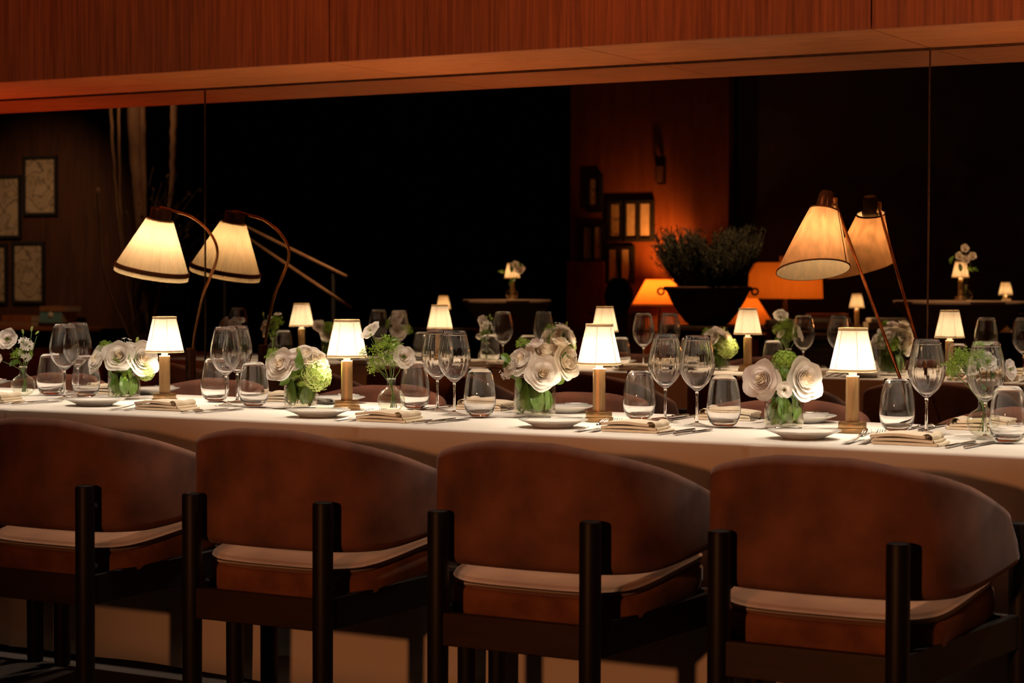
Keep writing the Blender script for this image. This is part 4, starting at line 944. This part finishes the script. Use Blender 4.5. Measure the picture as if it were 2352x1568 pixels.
# urn with a conifer on a plinth
root = empty('plinth', 'dark plinth under the big planter', 'plinth', (-5.81, -6.16, 0))
bm = BM(); box(bm, -.22, .22, -.22, .22, 0, .80, .01); obj('plinth_block', bm, M['darkwood_x'], root, smooth=False)
bm = BM(); box(bm, -.26, .26, -.26, .26, .80, .83, .004); obj('plinth_top', bm, M['darkwood_x'], root, smooth=False)
root = empty('planter_urn', 'wide urn planter with ring handles holding a dark conifer, in the mirror', 'planter', (-5.81, -6.16, .831))
bm = BM(); lathe(bm, [(.01, 0), (.12, 0), (.15, .02), (.20, .08), (.255, .17), (.285, .235), (.305, .25), (.307, .265), (.295, .27), (.27, .255), (.01, .24)], 56); obj('urn', bm, M['urn'], root, angle=50)
for s in (-1, 1):
    bm = BM(); c = Vector((s*RT.x*.30, -s*RT.y*.30, .235))
    tube(bm, [c+Vector((s*.025*RT.x, -s*.025*RT.y, 0))+Vector((.022*math.cos(a)*RT.x, -.022*math.cos(a)*RT.y, .022*math.sin(a))) for a in [k*2*PI/16 for k in range(17)]], .007, 8, caps=False); obj('handle', bm, M['bronze'], root)
bm = BM(); random.seed(3)
for i in range(520):
    a = random.random()*2*PI; rr = .30*math.sqrt(random.random()); base = Vector((rr*.6*math.cos(a), rr*.6*math.sin(a), .26))
    side = Vector((math.cos(a), math.sin(a), 0)); hgt = random.uniform(.12, .30) if (side.x*RT.x-side.y*RT.y) > -.2 and (side.x*RT.x-side.y*RT.y) < .35 else random.uniform(.20, .42)
    tip = base+side*rr*.75+Vector((0, 0, hgt)); tube(bm, [base, (base+tip)/2+side*.03, tip], [.005, .003, .001], 4)
    for k in range(26):
        c = base.lerp(tip, random.uniform(.15, 1)); d = (side*random.uniform(-.6, 1)+Vector((random.uniform(-.7, .7), random.uniform(-.7, .7), random.uniform(.2, 1.1)))).normalized()*random.uniform(.03, .055)
        n = d.cross(Vector((random.uniform(-1, 1), random.uniform(-1, 1), .3))).normalized()*.005
        bm.faces.new([bm.verts.new(c-n), bm.verts.new(c+n), bm.verts.new(c+d)])
obj('conifer_foliage', bm, M['bush'], root)
# orange lamps
def cone_lamp(x, y, z, r, h, label, power, tz=None, rt=.35):
    root = empty('orange_lamp', label, 'lamp', (x, y, tz if tz is not None else z-.20))
    zz = z-root.location.z
    bm = BM(); lathe(bm, [(r, zz), (r*rt, zz+h)], 64); s = obj('lamp_shade', bm, M['shade_orange'], root)
    bm = BM(); lathe(bm, [(r*.99, zz-.004), (r*1.02, zz-.004), (r*1.015, zz+.012), (r*.99, zz+.012)], 64); obj('trim', bm, M['shade_trim'], s)
    bm = BM(); lathe(bm, [(.005, 0), (.09, 0), (.09, .015), (.015, .03), (.012, zz+h*.35)], 24); obj('base', bm, M['bronze'], root, angle=40)
    bulb('orange_bulb', (x, y, z+h*.45), power, (1, .42, .14), .03)
SH = .70
cone_lamp(-8.30, -10.55, .905, .26, .24, 'orange cone lamp left of the planter, glowing against the wall, in the mirror', 16, .651, rt=.5)
cone_lamp(-7.02, -9.62, .755, .25, .25, 'orange cone lamp standing right of the planter, in the mirror', 3.5, .50)
side_table(-7.02, -9.62, .498, 'low dark pedestal table under the orange cone lamp right of the planter')
root = empty('orange_lamp', 'large orange drum lamp behind the linen floor lamp, in the mirror', 'lamp', (-6.50, -9.25, .701))
bm = BM(); lathe(bm, [(.315, .29), (.300, .59)], 64); s = obj('lamp_shade', bm, M['shade_orange'], root)
bm = BM(); lathe(bm, [(.005, 0), (.12, 0), (.12, .02), (.05, .05), (.03, .15), (.015, .30), (.012, .42)], 24); obj('base', bm, M['bronze'], root, angle=40)
bm = BM(); lathe(bm, [(.055, .57), (.055, .645), (.05, .65), (.01, .65)], 24); obj('finial', bm, M['paper'], root, angle=40)
bulb('orange_bulb', (-6.47, -9.22, 1.11), 5.5, (1, .45, .15), .04)
spot('wall_glow', (-8.30, -10.62, 1.12), (-8.47, -11.0, 1.42), 120, 84, (1, .33, .06), .05, 1)  # extra spot added to strengthen the cone lamp's glow on the wall
root = empty('wall_sconce', 'dim wall sconce above the orange glow, in the mirror', 'wall lamp', (-8.495, -10.999, 2.06))
bm = BM(); box(bm, -.045, .045, 0, .02, 0, .21); obj('back_plate', bm, M['bronze'], root, smooth=False)
bm = BM(); lathe(bm, [(.035, .02), (.045, .17)], 24, 0, .07); obj('lamp_shade', bm, M['book_brown'], root)
# sideboard carrying the orange lamps and books
side_table(-8.30, -10.55, .65, 'dark pedestal table under the orange cone lamp left of the planter')
root = empty('sideboard', 'long dark sideboard with lamps and books, in the mirror', 'sideboard', (-6.15, -9.25, 0), -YAW)
bm = BM(); box(bm, -.62, 1.1, -.30, .30, .655, .70, .004); obj('top', bm, M['darkwood_x'], root, smooth=False)
bm = BM(); box(bm, -.58, 1.06, -.27, .27, .08, .655); obj('body', bm, M['darkwood_x'], root, smooth=False)
root = empty('bench_shelf', 'low open shelf piled with books in front of the sideboard, in the mirror', 'shelf', (-5.72, -8.52, 0), -YAW)
bm = BM(); box(bm, -.62, .62, -.18, .18, .74, .765, .003); obj('top', bm, M['darkwood_x'], root, smooth=False)
for sx in (-.58, .56):
    bm = BM(); box(bm, sx, sx+.03, -.17, .17, 0, .74); obj('leg', bm, M['darkwood'], root, smooth=False)
for i, (dx, z, w, h, m, lab) in enumerate(((-.46, .766, .28, .035, M['book_brown'], 'brown book at the left of the low shelf in the mirror'), (-.46, .802, .26, .03, M['paper'], 'cream book on the brown one on the low shelf in the mirror'), (-.12, .766, .36, .05, M['book_brown'], 'wide book in the middle of the low shelf in the mirror'),
        (-.12, .817, .33, .03, M['paper'], 'pale book second from top in the middle pile in the mirror'), (-.12, .848, .30, .035, M['book_orange'], 'orange book topmost on the middle pile in the mirror'), (.36, .766, .34, .05, M['book_brown'], 'book at the right end of the low shelf in the mirror'), (.36, .817, .30, .03, M['paper'], 'pale book on top at the right end of the low shelf in the mirror'))):
    book(-5.72+dx*RT.x, -8.52-dx*RT.y, z, w, .24, h, m, lab, -YAW)
# black vase left of the orange lamp, on a stand
root = empty('plant_stand', 'dark stand under the black vase, in the mirror', 'stand', (-7.48, -8.09, 0))
bm = BM(); box(bm, -.16, .16, -.16, .16, 0, .86, .01); obj('stand_block', bm, M['darkwood_x'], root, smooth=False)
bm = BM(); box(bm, -.18, .18, -.18, .18, .86, .885, .004); obj('stand_top', bm, M['darkwood_x'], root, smooth=False)
bm = BM(); lathe(bm, [(.01, 0), (.07, 0), (.10, .05), (.118, .12), (.115, .17), (.09, .22), (.06, .245), (.055, .27)], 40)
tag(obj('black_vase', bm, M['black'], loc=(-7.48, -8.09, .886)), 'plain black round vase left of the orange cone lamp, in the mirror', 'vase')
# sloping handrails seen between the floor lamp and the middle of the mirror
root = empty('stair_handrail', 'pair of sloping metal handrails in the dark, in the mirror behind the left floor lamp', 'handrail', (-7.0, -4.3, 0))
O = Vector((-7.0, -4.3, 0))
for pts in (((-9.129, -4.872, 1.640), (-7.128, -3.687, 1.160)), ((-8.603, -4.573, 1.443), (-6.861, -3.343, .975))):
    bm = BM(); tube(bm, [Vector(p)-O for p in pts], .0115, 12); obj('rail', bm, M['handrail'], root)
for p in ((-8.9, -4.74, 1.56), (-7.3, -3.79, 1.18)):
    bm = BM(); tube(bm, [Vector((p[0], p[1], 0))-O, Vector(p)-O], .012, 10); obj('post', bm, M['black'], root)
spot('unseen_overhead_spot', (-7.2, -2.7, 3.9), (-7.8, -4.1, 1.25), 330, 46, WARM, .05, .9)  # added only so the handrails show in the dark
spot('unseen_overhead_spot', (-5.6, -7.6, 3.9), (-5.7, -8.6, .8), 120, 34, WARM, .05, .9)
spot('unseen_overhead_spot', (-6.0, -4.6, 3.9), (-5.82, -6.1, 1.1), 420, 34, WARM, .05, .9)  # added spot that lifts the dark urn and conifer
